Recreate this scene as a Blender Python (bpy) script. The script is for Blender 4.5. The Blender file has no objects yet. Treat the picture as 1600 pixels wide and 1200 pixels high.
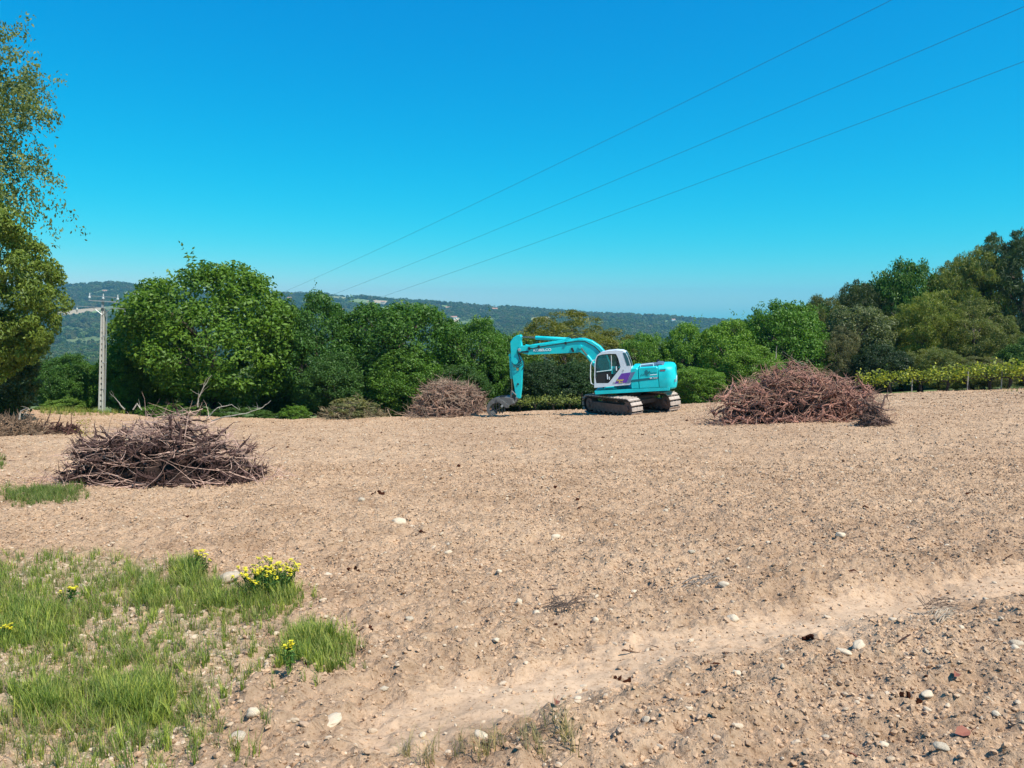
import bpy, math, random
import numpy as np
from mathutils import Vector, Matrix, Euler
R = math.radians
SC = bpy.context.scene
COL = SC.collection
rnd = random.Random(7)
rng = np.random.default_rng(11)

# ------------------------------------------------------------------ camera, world, sun
PITCH = math.atan(115/1232.0)
CAMZ = 1.6
cd = bpy.data.cameras.new('camera'); cam = bpy.data.objects.new('camera', cd); COL.objects.link(cam)
cd.sensor_width = 36; cd.lens = 36*1232/1600.0
cd.clip_start = 0.1; cd.clip_end = 20000
cam.location = (0, 0, CAMZ); cam.rotation_euler = (R(90)-PITCH, 0, 0)
SC.camera = cam
SUN_EL = R(56); SUN_AZ = R(126)          # azimuth clockwise from +Y (the view direction)
sv = Vector((math.sin(SUN_AZ)*math.cos(SUN_EL), math.cos(SUN_AZ)*math.cos(SUN_EL), math.sin(SUN_EL)))
sl = bpy.data.lights.new('sun', 'SUN'); sun = bpy.data.objects.new('sun', sl); COL.objects.link(sun)
sl.energy = 4.3; sl.angle = R(0.5); sl.color = (1.0, 0.94, 0.84)
sun.rotation_euler = sv.to_track_quat('Z', 'Y').to_euler(); sun.location = (0, 0, 60)
W = bpy.data.worlds.new('World'); SC.world = W; W.use_nodes = True
nt = W.node_tree; bg = nt.nodes['Background']
sky = nt.nodes.new('ShaderNodeTexSky'); sky.sky_type = 'NISHITA'; sky.sun_disc = False
sky.sun_elevation = SUN_EL; sky.sun_rotation = SUN_AZ; sky.air_density = 1.0; sky.dust_density = 0.3; sky.ozone_density = 2.0
sky.altitude = 200
# the phone's saturated rendering of a clear sky: each channel of the physical sky is bent by its own curve
sep = nt.nodes.new('ShaderNodeSeparateColor'); comb = nt.nodes.new('ShaderNodeCombineColor'); nt.links.new(sky.outputs[0], sep.inputs[0])
for ch, (pw, cc) in enumerate(((4.6, .85), (.90, .652), (.45, .69))):
    a = nt.nodes.new('ShaderNodeMath'); a.operation = 'MULTIPLY'; a.inputs[1].default_value = .115
    b = nt.nodes.new('ShaderNodeMath'); b.operation = 'POWER'; b.inputs[1].default_value = pw
    c = nt.nodes.new('ShaderNodeMath'); c.operation = 'MULTIPLY'; c.inputs[1].default_value = cc/.115
    nt.links.new(sep.outputs[ch], a.inputs[0]); nt.links.new(a.outputs[0], b.inputs[0]); nt.links.new(b.outputs[0], c.inputs[0]); nt.links.new(c.outputs[0], comb.inputs[ch])
nt.links.new(comb.outputs[0], bg.inputs[0])
bg.inputs[1].default_value = 0.115
SC.view_settings.view_transform = 'Standard'; SC.view_settings.look = 'None'
SC.view_settings.gamma = 1; SC.view_settings.exposure = 0.6; SC.view_settings.use_curve_mapping = False
SC.cycles.max_bounces = 6; SC.cycles.diffuse_bounces = 3; SC.cycles.transparent_max_bounces = 12; SC.cycles.volume_bounces = 0

# ------------------------------------------------------------------ helpers: pixels to places
F = 1232.0
cp, sp = math.cos(PITCH), math.sin(PITCH)
def ray(px, py):
    u = (px-800)/F; v = (600-py)/F
    y = cp + sp*v; z = -sp + cp*v
    return u/y, z/y                      # x and z per metre of depth
def at(px, py, Y):
    a, b = ray(px, py); return Vector((a*Y, Y, CAMZ+b*Y))
_FX = [-60, -26, -21, -12, -6, 0, 5, 9, 14, 19, 28, 40, 70]
_FZ = [.4, -.20, -.43, -.70, -.57, -.32, -.15, .10, .37, .65, 1.0, 1.6, 3.2]
def sstep(a, b, x):
    t = np.clip((x-a)/(b-a), 0, 1); return t*t*(3-2*t)
_perm = np.random.RandomState(5).permutation(256)
_perm = np.concatenate([_perm, _perm])
_ga = np.random.RandomState(6).rand(256)*2*np.pi
_gx, _gy = np.cos(_ga), np.sin(_ga)
def perlin(x, y):
    x = np.asarray(x, float); y = np.asarray(y, float)
    xi = np.floor(x).astype(np.int64); yi = np.floor(y).astype(np.int64)
    xf = x-xi; yf = y-yi; xi &= 255; yi &= 255
    u = xf*xf*xf*(xf*(xf*6-15)+10); v = yf*yf*yf*(yf*(yf*6-15)+10)
    def g(ix, iy, dx, dy):
        h = _perm[_perm[ix & 255] + (iy & 255)]
        return _gx[h]*dx + _gy[h]*dy
    a = g(xi, yi, xf, yf); b = g(xi+1, yi, xf-1, yf); c = g(xi, yi+1, xf, yf-1); d = g(xi+1, yi+1, xf-1, yf-1)
    return (a+(b-a)*u) + ((c+(d-c)*u)-(a+(b-a)*u))*v
RIDGE_PX = [-500, -100, 80, 180, 260, 340, 440, 500, 560, 640, 700, 780, 860, 940, 1000, 1080, 1170, 1260, 1500, 2200]
RIDGE_PY = [452, 450, 449, 444, 452, 459, 461, 461, 465, 472, 476, 481, 487, 493, 494, 500, 505, 508, 510, 505]
_RU = [(p-800)/F for p in RIDGE_PX]; _RE = [ray(800, p)[1] for p in RIDGE_PY]
YR = 2600.0
def ground(x, y):
    x = np.asarray(x, float); y = np.asarray(y, float)
    f = np.interp(x, _FX, _FZ)*sstep(6, 36, y)
    z = -0.0875*y + f
    z = np.where(y < -3, 0.26+(-3-y)*0.05, z)
    # beyond the field the hillside falls to the valley
    hill = sstep(14, 45, x)
    drop = (0.13 - 0.045*hill)
    z2 = -0.0875*43.5 - (np.maximum(y, 43.5)-43.5)*drop + f
    z2 = z2 + perlin(x/38+3, y/38)*np.clip((y-60)/60, 0, 2.5)
    z = np.where(y > 43.5, z2, z)
    # valley floor
    fl = -63 + perlin(x/260, y/260)*7
    k = sstep(330, 520, y)
    z = np.where(y > 200, np.where(True, z*(1-k)+fl*k, z), z)
    # far ridge
    yy = np.maximum(y, 50)
    el = np.interp(x/yy, _RU, _RE)*YR + CAMZ
    t = np.clip((y-1350)/(YR-1350), 0, 1.0)
    up = fl + (el-fl)*(t**1.05*(0.86+0.14*t))
    spur = perlin(x/330+9, y/520)*34*np.sin(np.clip(t, 0, 1)*np.pi) + perlin(x/120, y/150+4)*9*np.sin(t*np.pi)
    rr = up + spur
    z = np.where(y > 1350, rr, z)
    z = np.where(y > YR, el - (y-YR)*0.12, z)
    return z
def gz(x, y): return float(ground(np.array([x]), np.array([y]))[0])
def hit(px, py, ymax=60):
    a, b = ray(px, py)
    Y = 2+(ymax-2)*np.linspace(0, 1, 260)**1.5
    d = CAMZ+b*Y - ground(a*Y, Y)
    i = int(np.argmax(d < 0))
    y = float(Y[-1]) if d[i] >= 0 else float(Y[i-1]+(Y[i]-Y[i-1])*d[i-1]/(d[i-1]-d[i]))
    return Vector((a*y, y, gz(a*y, y)))

# ------------------------------------------------------------------ helpers: objects
def link(o, parent=None):
    COL.objects.link(o)
    if parent is not None: o.parent = parent
    return o
def tag(o, label=None, cat=None, group=None, kind=None):
    if label: o['label'] = label
    if cat: o['category'] = cat
    if group: o['group'] = group
    if kind: o['kind'] = kind
    return o
def thing(name, label, cat, loc=(0, 0, 0), rz=0, group=None):
    o = bpy.data.objects.new(name, None); o.empty_display_size = .2
    link(o); o.location = loc; o.rotation_euler = (0, 0, rz)
    return tag(o, label, cat, group)
def mesh_np(name, V, Fc, nper, mats=(), smooth=False, attrs=None):
    me = bpy.data.meshes.new(name)
    V = np.ascontiguousarray(V, np.float32); Fc = np.ascontiguousarray(Fc, np.int32)
    me.vertices.add(len(V)); me.vertices.foreach_set('co', V.ravel())
    nf = len(Fc); me.loops.add(nf*nper); me.loops.foreach_set('vertex_index', Fc.ravel())
    me.polygons.add(nf); me.polygons.foreach_set('loop_start', np.arange(0, nf*nper, nper, dtype=np.int32))
    me.update(calc_edges=True)
    if smooth: me.polygons.foreach_set('use_smooth', np.ones(nf, bool))
    for k, (dom, arr) in (attrs or {}).items():
        a = me.attributes.new(k, 'FLOAT', dom); a.data.foreach_set('value', np.ascontiguousarray(arr, np.float32))
    for m in mats: me.materials.append(m)
    me.validate()
    return me
class MB:
    """collects shapes into one mesh (plain lists of verts and faces)"""
    def __init__(s): s.v = []; s.f = []; s.M = Matrix()
    def add(s, vs, fs):
        n = len(s.v); s.v += [tuple(s.M @ Vector(p)) for p in vs]; s.f += [tuple(i+n for i in f) for f in fs]
    def box(s, c, d, rot=None, ch=0.0):
        x, y, z = [q/2 for q in d]; M = rot or Matrix()
        c = Vector(c)
        if ch <= 0:
            vs = [c + (M @ Vector((a*x, b*y, e*z))) for a in (-1, 1) for b in (-1, 1) for e in (-1, 1)]
            s.add(vs, [(0, 1, 3, 2), (4, 6, 7, 5), (0, 4, 5, 1), (2, 3, 7, 6), (0, 2, 6, 4), (1, 5, 7, 3)])
        else:   # box with chamfered edges along every side
            pts = []
            for a in (-1, 1):
                for b in (-1, 1):
                    for e in (-1, 1):
                        pts.append((a*(x-ch), b*(y-ch), e*z)); pts.append((a*(x-ch), b*y, e*(z-ch))); pts.append((a*x, b*(y-ch), e*(z-ch)))
            import bmesh
            bm = bmesh.new()
            for p in pts: bm.verts.new(p)
            bmesh.ops.convex_hull(bm, input=bm.verts)
            bm.verts.index_update()
            s.add([c + (M @ v.co) for v in bm.verts], [[v.index for v in f.verts] for f in bm.faces]); bm.free()
    def prism(s, poly, y0, y1, bev=0.0):
        """closed outline in x,z pushed from y0 to y1; bev rounds both rims a little"""
        n = len(poly)
        if bev <= 0:
            vs = [(p[0], y0, p[1]) for p in poly] + [(p[0], y1, p[1]) for p in poly]
            s.add(vs, [tuple(range(n))] + [tuple(range(2*n-1, n-1, -1))] + [(i, i+n, (i+1) % n+n, (i+1) % n) for i in range(n)])
        else:
            cx = sum(p[0] for p in poly)/n; cz = sum(p[1] for p in poly)/n
            def ins(p, k):
                d = Vector((cx-p[0], cz-p[1])); L = d.length; d = d/L*min(k, L*.5); return (p[0]+d[0], p[1]+d[1])
            inn = [ins(p, bev*1.2) for p in poly]; sg = 1 if y1 > y0 else -1
            rings = [[(p[0], y0, p[1]) for p in inn], [(p[0], y0+sg*bev, p[1]) for p in poly], [(p[0], y1-sg*bev, p[1]) for p in poly], [(p[0], y1, p[1]) for p in inn]]
            vs = sum(rings, [])
            fs = [tuple(range(n)), tuple(range(4*n-1, 3*n-1, -1))]
            for r in range(3): fs += [(r*n+i, r*n+i+n, r*n+(i+1) % n+n, r*n+(i+1) % n) for i in range(n)]
            s.add(vs, fs)
    def tube(s, pts, rad, n=8, cap=True):
        pts = [Vector(p) for p in pts]; m = len(pts)
        if not hasattr(rad, '__len__'): rad = [rad]*m
        up = None; vs = []
        for i, p in enumerate(pts):
            t = (pts[min(i+1, m-1)]-pts[max(i-1, 0)])
            t = t.normalized() if t.length > 1e-9 else Vector((0, 0, 1))
            if up is None: up = t.orthogonal().normalized()
            a = (up - t*up.dot(t)); a = a.normalized() if a.length > 1e-6 else t.orthogonal().normalized()
            up = a; b = t.cross(a)
            for k in range(n):
                q = 2*math.pi*k/n; vs.append(p + (a*math.cos(q)+b*math.sin(q))*rad[i])
        fs = [(i*n+k, i*n+(k+1) % n, (i+1)*n+(k+1) % n, (i+1)*n+k) for i in range(m-1) for k in range(n)]
        if cap: fs += [tuple(range(n-1, -1, -1)), tuple(range((m-1)*n, m*n))]
        s.add(vs, fs)
    def mesh(s, name, mat, smooth=False):
        me = bpy.data.meshes.new(name); me.from_pydata(s.v, [], s.f); me.update()
        import bmesh
        bm = bmesh.new(); bm.from_mesh(me); bmesh.ops.recalc_face_normals(bm, faces=bm.faces); bm.to_mesh(me); bm.free()
        if mat: me.materials.append(mat)
        if smooth:
            me.polygons.foreach_set('use_smooth', [True]*len(me.polygons))
            try: me.set_sharp_from_angle(angle=R(40))
            except Exception: pass
        return me
    def build(s, name, mat, parent=None, smooth=False):
        return link(bpy.data.objects.new(name, s.mesh(name, mat, smooth)), parent)

# ------------------------------------------------------------------ materials
def newmat(name):
    m = bpy.data.materials.new(name); m.use_nodes = True
    return m, m.node_tree, m.node_tree.nodes['Principled BSDF']
def N(nt, typ, **kw):
    n = nt.nodes.new(typ)
    for k, v in kw.items(): setattr(n, k, v)
    return n
def noise_node(nt, scale, detail=4, rough=.6, coord='Object', vec=None):
    n = N(nt, 'ShaderNodeTexNoise'); n.inputs['Scale'].default_value = scale; n.inputs['Detail'].default_value = detail; n.inputs['Roughness'].default_value = rough
    if vec is None:
        tc = N(nt, 'ShaderNodeTexCoord'); vec = tc.outputs[coord]
    nt.links.new(vec, n.inputs['Vector']); return n
def ramp(nt, src, stops):
    r = N(nt, 'ShaderNodeValToRGB'); e = r.color_ramp.elements
    while len(e) < len(stops): e.new(.5)
    for i, (p, c) in enumerate(stops):
        e[i].position = p; e[i].color = (*c, 1) if len(c) == 3 else c
    nt.links.new(src, r.inputs[0]); return r
def mix(nt, fac, a, b, mode='MIX'):
    m = N(nt, 'ShaderNodeMix'); m.data_type = 'RGBA'; m.blend_type = mode
    for s, i in ((fac, 0), (a, 6), (b, 7)):
        if hasattr(s, 'links'): nt.links.new(s, m.inputs[i])
        elif i == 0: m.inputs[0].default_value = s
        else: m.inputs[i].default_value = (*s, 1)
    return m.outputs[2]
def mathn(nt, op, a, b=None, c=None, clamp=False):
    m = N(nt, 'ShaderNodeMath', operation=op); m.use_clamp = clamp
    for i, s in enumerate((a, b, c)):
        if s is None: continue
        if hasattr(s, 'links'): nt.links.new(s, m.inputs[i])
        else: m.inputs[i].default_value = s
    return m.outputs[0]
def simple(name, col, rough=.6, metal=0, var=.12, scale=6, bump=0, spec=.5):
    m, nt, p = newmat(name)
    n = noise_node(nt, scale, 5)
    lo = tuple(c*(1-var) for c in col); hi = tuple(min(1, c*(1+var)) for c in col)
    r = ramp(nt, n.outputs[0], [(.3, lo), (.7, hi)])
    nt.links.new(r.outputs[0], p.inputs['Base Color'])
    p.inputs['Roughness'].default_value = rough; p.inputs['Metallic'].default_value = metal
    p.inputs['Specular IOR Level'].default_value = spec
    if bump:
        b = N(nt, 'ShaderNodeBump'); b.inputs['Strength'].default_value = bump; b.inputs['Distance'].default_value = .01
        nt.links.new(n.outputs[0], b.inputs['Height']); nt.links.new(b.outputs[0], p.inputs['Normal'])
    return m
SOIL = (0.520, 0.356, 0.232)
def soil_color(nt, vec):
    big = noise_node(nt, .22, 3, .5, vec=vec); med = noise_node(nt, 1.7, 5, .6, vec=vec); fine = noise_node(nt, 22, 6, .75, vec=vec)
    c = ramp(nt, big.outputs[0], [(.3, (SOIL[0]*.93, SOIL[1]*.90, SOIL[2]*.88)), (.7, (SOIL[0]*1.05, SOIL[1]*1.05, SOIL[2]*1.04))]).outputs[0]
    c2 = ramp(nt, med.outputs[0], [(.30, (.76, .73, .71)), (.5, (.97, .97, .97)), (.72, (1.1, 1.1, 1.1))]).outputs[0]
    c = mix(nt, 1, c, c2, 'MULTIPLY')
    c3 = ramp(nt, fine.outputs[0], [(.30, (.62, .58, .54)), (.48, (.97, .97, .97)), (.72, (1.2, 1.21, 1.22))]).outputs[0]  # low stop also paints fine crack shade into the colour
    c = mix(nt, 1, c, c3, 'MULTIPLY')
    fl = noise_node(nt, 48, 3, .6, vec=vec)      # dark specks, micro-shadow between clods put into the soil colour
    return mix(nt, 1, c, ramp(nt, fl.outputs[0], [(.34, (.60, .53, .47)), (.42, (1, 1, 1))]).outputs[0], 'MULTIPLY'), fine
def make_soil():
    m, nt, p = newmat('tilled_soil')
    g = N(nt, 'ShaderNodeNewGeometry')
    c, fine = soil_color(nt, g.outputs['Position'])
    pk = N(nt, 'ShaderNodeAttribute'); pk.attribute_name = 'packed'
    c = mix(nt, mathn(nt, 'MULTIPLY', pk.outputs['Fac'], .26), c, (.575, .42, .285))
    gv = N(nt, 'ShaderNodeAttribute'); gv.attribute_name = 'gravel'
    c = mix(nt, mathn(nt, 'MULTIPLY', gv.outputs['Fac'], .45), c, (.50, .39, .26))
    fy = N(nt, 'ShaderNodeSeparateXYZ'); nt.links.new(g.outputs['Position'], fy.inputs[0])
    nt.links.new(c, p.inputs['Base Color']); p.inputs['Roughness'].default_value = .95; p.inputs['Specular IOR Level'].default_value = .0
    vo = N(nt, 'ShaderNodeTexVoronoi'); vo.inputs['Scale'].default_value = 26; nt.links.new(g.outputs['Position'], vo.inputs['Vector'])
    h = mathn(nt, 'SUBTRACT', fine.outputs[0], mathn(nt, 'MULTIPLY', vo.outputs['Distance'], .6))
    b = N(nt, 'ShaderNodeBump'); b.inputs['Strength'].default_value = 1.0; b.inputs['Distance'].default_value = .04
    nt.links.new(mathn(nt, 'MULTIPLY_ADD', pk.outputs['Fac'], -.75, .85), b.inputs['Strength'])
    nt.links.new(h, b.inputs['Height']); nt.links.new(b.outputs[0], p.inputs['Normal'])
    return m
M_SOIL = make_soil()
def make_clod():
    m, nt, p = newmat('soil_clod')
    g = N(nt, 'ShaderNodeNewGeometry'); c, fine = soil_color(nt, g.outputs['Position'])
    oi = N(nt, 'ShaderNodeObjectInfo')
    c2 = ramp(nt, oi.outputs['Random'], [(0, (.90, .88, .86)), (.35, (.95, .94, .93)), (1, (1.03, 1.03, 1.03))]).outputs[0]
    c = mix(nt, 1, c, c2, 'MULTIPLY')
    nt.links.new(c, p.inputs['Base Color']); p.inputs['Roughness'].default_value = .95; p.inputs['Specular IOR Level'].default_value = .0
    return m
def make_pebble():
    m, nt, p = newmat('pale_pebble')
    oi = N(nt, 'ShaderNodeObjectInfo')
    c = ramp(nt, oi.outputs['Random'], [(0, (.46, .34, .23)), (.4, (.52, .40, .28)), (.85, (.60, .48, .35)), (1, (.36, .22, .14))]).outputs[0]
    n = noise_node(nt, 14, 5, .7)
    c = mix(nt, 1, c, ramp(nt, n.outputs[0], [(.3, (.8, .78, .75)), (.65, (1.08, 1.08, 1.08))]).outputs[0], 'MULTIPLY')
    nt.links.new(c, p.inputs['Base Color']); p.inputs['Roughness'].default_value = .8; p.inputs['Specular IOR Level'].default_value = .25
    return m
M_CLOD = make_clod(); M_PEB = make_pebble()
def make_leaf(name, trans=.30, rough=.55, color=None):
    m, nt, p = newmat(name)
    oi = N(nt, 'ShaderNodeObjectInfo'); oc = color or oi.outputs['Color']; a = N(nt, 'ShaderNodeAttribute'); a.attribute_name = 'tone'
    v = ramp(nt, a.outputs['Fac'], [(0, (.50, .56, .58)), (.5, (1, 1, 1)), (1, (1.75, 1.45, 1.1))]).outputs[0]
    c = mix(nt, 1, oc, v, 'MULTIPLY')
    if color: c = mix(nt, 1, c, ramp(nt, oi.outputs['Random'], [(0, (.72, .76, .8)), (1, (1.3, 1.22, 1.1))]).outputs[0], 'MULTIPLY')
    nt.links.new(c, p.inputs['Base Color']); p.inputs['Roughness'].default_value = rough; p.inputs['Specular IOR Level'].default_value = .35
    t = N(nt, 'ShaderNodeBsdfTranslucent'); nt.links.new(mix(nt, 1, c, (1.2, 1.35, .55), 'MULTIPLY'), t.inputs[0])
    ms = N(nt, 'ShaderNodeMixShader'); ms.inputs[0].default_value = trans
    nt.links.new(p.outputs[0], ms.inputs[1]); nt.links.new(t.outputs[0], ms.inputs[2])
    nt.links.new(ms.outputs[0], nt.nodes['Material Output'].inputs[0])
    return m
M_LEAF = make_leaf('leaves')
M_GRASS = make_leaf('grass_blades', .25, .6)
def make_wood(color=None):
    m, nt, p = newmat('vine_wood')
    oi = N(nt, 'ShaderNodeObjectInfo'); oc = color or oi.outputs['Color']
    n = noise_node(nt, 18, 4, .7)
    v = ramp(nt, n.outputs[0], [(.3, (.55, .50, .48)), (.55, (1, 1, 1)), (.75, (1.5, 1.45, 1.4))]).outputs[0]
    v2 = ramp(nt, oi.outputs['Random'], [(0, (.72, .70, .70)), (1, (1.35, 1.3, 1.25))]).outputs[0]
    c = mix(nt, 1, mix(nt, 1, oc, v, 'MULTIPLY'), v2, 'MULTIPLY')
    nt.links.new(c, p.inputs['Base Color']); p.inputs['Roughness'].default_value = .9; p.inputs['Specular IOR Level'].default_value = .04
    return m
M_WOOD = make_wood()
def teal():
    m, nt, p = newmat('faded_teal_paint')
    n1 = noise_node(nt, 1.6, 6, .65); n2 = noise_node(nt, 14, 5, .7)
    c = ramp(nt, n1.outputs[0], [(.3, (.0, .45, .48)), (.55, (.0, .57, .61)), (.75, (.02, .61, .63))]).outputs[0]
    c = mix(nt, ramp(nt, n2.outputs[0], [(.60, (0, 0, 0)), (.74, (.5, .5, .5))]).outputs[0], c, (.28, .40, .34))
    nt.links.new(c, p.inputs['Base Color']); nt.links.new(ramp(nt, n1.outputs[0], [(.3, (.36,)*3), (.7, (.6,)*3)]).outputs[0], p.inputs['Roughness'])
    return m
M_BARK = simple('bark', (.10, .075, .055), .9, var=.4, scale=12, bump=.5)
M_PALEBARK = simple('pale_dead_wood', (.36, .32, .27), .9, var=.25, scale=12)
M_TEAL = teal()
M_WHITE = simple('white_paint', (.62, .68, .74), .45, var=.10, scale=3)
M_GLASS = None
M_BLACK = simple('black_rubber', (.012, .013, .015), .6, var=.2)
M_STEEL = simple('dusty_track_steel', (.46, .37, .31), .75, 0, var=.25, scale=9, bump=.3)
M_FRAME = simple('dark_track_frame', (.15, .10, .08), .7, var=.4, scale=7)
M_BUCKET = simple('worn_grey_steel', (.15, .15, .145), .55, .3, var=.3, scale=8)
M_CHROME = simple('cylinder_rod', (.25, .25, .20), .25, .9, var=.1)
M_PURPLE = simple('purple_decal', (.13, .04, .34), .4, var=.04)
M_GREY = simple('blue_grey_decal', (.11, .17, .29), .4, var=.04)
M_DKTEAL = simple('dark_teal_decal', (.0, .13, .17), .4, var=.04)
M_YELLOW = simple('yellow_lettering', (.75, .60, .06), .4, var=.03)
M_WLET = simple('white_lettering', (.82, .86, .88), .4, var=.02)
M_RED = simple('red_decal', (.45, .05, .12), .4, var=.03)
M_CONC = simple('weathered_concrete', (.52, .50, .45), .85, var=.12, scale=5, bump=.2)
M_GALV = simple('galvanised_steel', (.42, .45, .46), .5, .5, var=.12)
M_WIRE = simple('power_wire', (.05, .06, .07), .5, .4)
M_PORC = simple('insulator_glass', (.45, .50, .50), .2, 0)
def make_glass():
    m, nt, p = newmat('tinted_cab_glass')
    p.inputs['Base Color'].default_value = (.03, .10, .11, 1); p.inputs['Roughness'].default_value = .06
    t = N(nt, 'ShaderNodeBsdfTransparent'); t.inputs[0].default_value = (.55, .75, .76, 1)
    ms = N(nt, 'ShaderNodeMixShader'); ms.inputs[0].default_value = .55
    nt.links.new(p.outputs[0], ms.inputs[1]); nt.links.new(t.outputs[0], ms.inputs[2]); nt.links.new(ms.outputs[0], nt.nodes['Material Output'].inputs[0])
    return m
M_GLASS = make_glass()

# ------------------------------------------------------------------ the field (tilled soil)
TRACK = []
def track_mask(x, y):
    """the packed wheel track crossing the near right of the field"""
    pts = TRACK or [hit(a, b) for a, b in ((640, 1130), (800, 1085), (960, 1045), (1120, 1000), (1280, 968), (1440, 930), (1600, 905), (1800, 870))]
    TRACK[:] = pts
    d = np.full(np.shape(x), 9.0)
    for p, q in zip(pts[:-1], pts[1:]):
        vx, vy = q.x-p.x, q.y-p.y; L = vx*vx+vy*vy
        t = np.clip(((x-p.x)*vx+(y-p.y)*vy)/L, 0, 1)
        d = np.minimum(d, np.hypot(x-p.x-t*vx, y-p.y-t*vy))
    return d
def grass_zone(x, y):
    """1 inside the weedy stony corner at the near left"""
    e = -0.95 - 0.20*(y-3) - np.clip(y-5.4, 0, 3)*.95 + perlin(x*.9, y*.9)*.5
    m = sstep(0, .7, e-x)*sstep(6.9, 6.2, y+perlin(x*1.1+7, y)*.5)
    return m
def field_detail(x, y):
    tr = track_mask(x, y)
    pk = sstep(.42, .08, tr + perlin(x*1.7, y*1.7+5)*.30 + perlin(x*5, y*5+5)*.16)*(.62+.38*sstep(-.3, .3, perlin(x*.9+3, y*.9)))
    gr = grass_zone(x, y)
    rough = (1-.75*pk)*(1-.35*gr)
    dm = .5*(perlin(x*.45+20, y*.45)+1)
    h = perlin(x*.8, y*.8+11)*.075
    rid = 1-np.abs(perlin(x*2.3+4, y*2.3))*2.2
    h = h + rough*(rid*.040*(.4+dm))
    h = h + rough*perlin(x*6.1, y*6.1+2)*.052*(.4+dm)
    h = h + rough*np.maximum(perlin(x*13, y*13+8), -.25)*.055
    h = h + rough*perlin(x*31, y*31)*.014 + perlin(x*70, y*70)*.005*rough
    h = h - .05*sstep(.55, .1, tr) + .03*np.exp(-((tr-.75)/.16)**2)
    h = h + pk*.0025*np.sin((x*.96+y*.28)*34+perlin(x*3, y*3)*2)*sstep(.02, .3, perlin(x*.6+1, y*.6)+.15)
    fade = 1/(1+np.maximum(y-16, 0)*.015)
    return h*fade, pk, gr
NR, NC = 820, 900
kk = np.linspace(0, 1, NR); g0, g1 = .016, .0021
tot = math.log((g0+g1*60)/(g0-g1*3))/g1
ys = np.concatenate([[-6, -3], (np.exp(np.linspace(0, 1, NR-2)*math.log((g0+g1*58)/(g0+g1*1.5)))*(g0+g1*1.5)-g0)/g1])
us = np.linspace(-.80, .80, NC)
YY = np.repeat(ys[:, None], NC, 1); XX = us[None, :]*(np.maximum(YY, -3)*1.0+8)*.98
hh, pk, gr = field_detail(XX, YY)
# the field ends in a ragged crest; beyond it the sheet dips just under the terrain
edge = 43.0 + perlin(XX*.35, XX*0+1)*.9
ZZ = ground(XX, YY) + hh + .02 - sstep(0, 1.5, YY-edge)*.35 + .10*np.exp(-((YY-edge+.6)/.7)**2)
idx = np.arange(NR*NC).reshape(NR, NC)
FQ = np.stack([idx[:-1, :-1], idx[:-1, 1:], idx[1:, 1:], idx[1:, :-1]], -1).reshape(-1, 4)
me = mesh_np('field', np.stack([XX, YY, ZZ], -1).reshape(-1, 3), FQ, 4, [M_SOIL], True, {'packed': ('POINT', pk.ravel()), 'gravel': ('POINT', gr.ravel())})
field = link(bpy.data.objects.new('field', me)); tag(field, kind='structure')
def fz(x, y):
    x = np.atleast_1d(np.asarray(x, float)); y = np.atleast_1d(np.asarray(y, float))
    ed = 43.0 + perlin(x*.35, x*0+1)*.9
    return ground(x, y) + field_detail(x, y)[0] + .02 - sstep(0, 1.5, y-ed)*.35 + .10*np.exp(-((y-ed+.6)/.7)**2)
def fzs(x, y): return float(fz(x, y)[0])
def fhit(px, py):
    p = hit(px, py, 44); p.z = fzs(p.x, p.y); return p

# ------------------------------------------------------------------ wide terrain: hillside, valley, far hills
def build_terrain():
    ys = np.concatenate([np.array([-60, -20, -6, 0]), np.arange(4, 60, 2.0), 60*np.exp(np.linspace(0, 1, 230)*math.log(4200/60.))])
    us = np.linspace(-1.25, 1.25, 420)
    Y = np.repeat(ys[:, None], len(us), 1); X = us[None, :]*(np.maximum(Y, 0)+45)
    Z = ground(X, Y)
    inside = (np.abs(X) < .76*(np.maximum(Y, -3)+8)) & (Y > -5) & (Y < 43)
    Z = np.where(inside, Z-.45, Z)
    Z = np.where((~inside) & (Y < 60), Z-.12*(Y < 43), Z)
    n, m = Y.shape; idx = np.arange(n*m).reshape(n, m)
    Fq = np.stack([idx[:-1, :-1], idx[:-1, 1:], idx[1:, 1:], idx[1:, :-1]], -1).reshape(-1, 4)
    mat, nt, p = newmat('hill_ground')
    g = N(nt, 'ShaderNodeNewGeometry'); a = N(nt, 'ShaderNodeAttribute'); a.attribute_name = 'crop'
    n1 = noise_node(nt, .012, 5, .6, vec=g.outputs['Position']); n2 = noise_node(nt, .6, 5, .7, vec=g.outputs['Position'])
    c = ramp(nt, n1.outputs[0], [(.35, (.10, .15, .06)), (.6, (.17, .21, .10))]).outputs[0]
    c = mix(nt, 1, c, ramp(nt, n2.outputs[0], [(.3, (.6, .6, .6)), (.7, (1.3, 1.3, 1.2))]).outputs[0], 'MULTIPLY')
    crop = ramp(nt, a.outputs['Fac'], [(0, (.05, .085, .03)), (.2, (.15, .23, .08)), (.45, (.24, .28, .14)), (.7, (.38, .30, .19)), (1, (.46, .38, .26))]).outputs[0]
    fac = mathn(nt, 'GREATER_THAN', a.outputs['Fac'], .02)
    c = mix(nt, fac, c, crop)
    nt.links.new(c, p.inputs['Base Color']); p.inputs['Roughness'].default_value = 1; p.inputs['Specular IOR Level'].default_value = 0
    crop_a = crop_value(X.ravel(), Y.ravel())
    me = mesh_np('hills', np.stack([X, Y, Z], -1).reshape(-1, 3), Fq, 4, [mat], True, {'crop': ('POINT', crop_a)})
    o = link(bpy.data.objects.new('hills', me)); tag(o, kind='structure')
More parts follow.
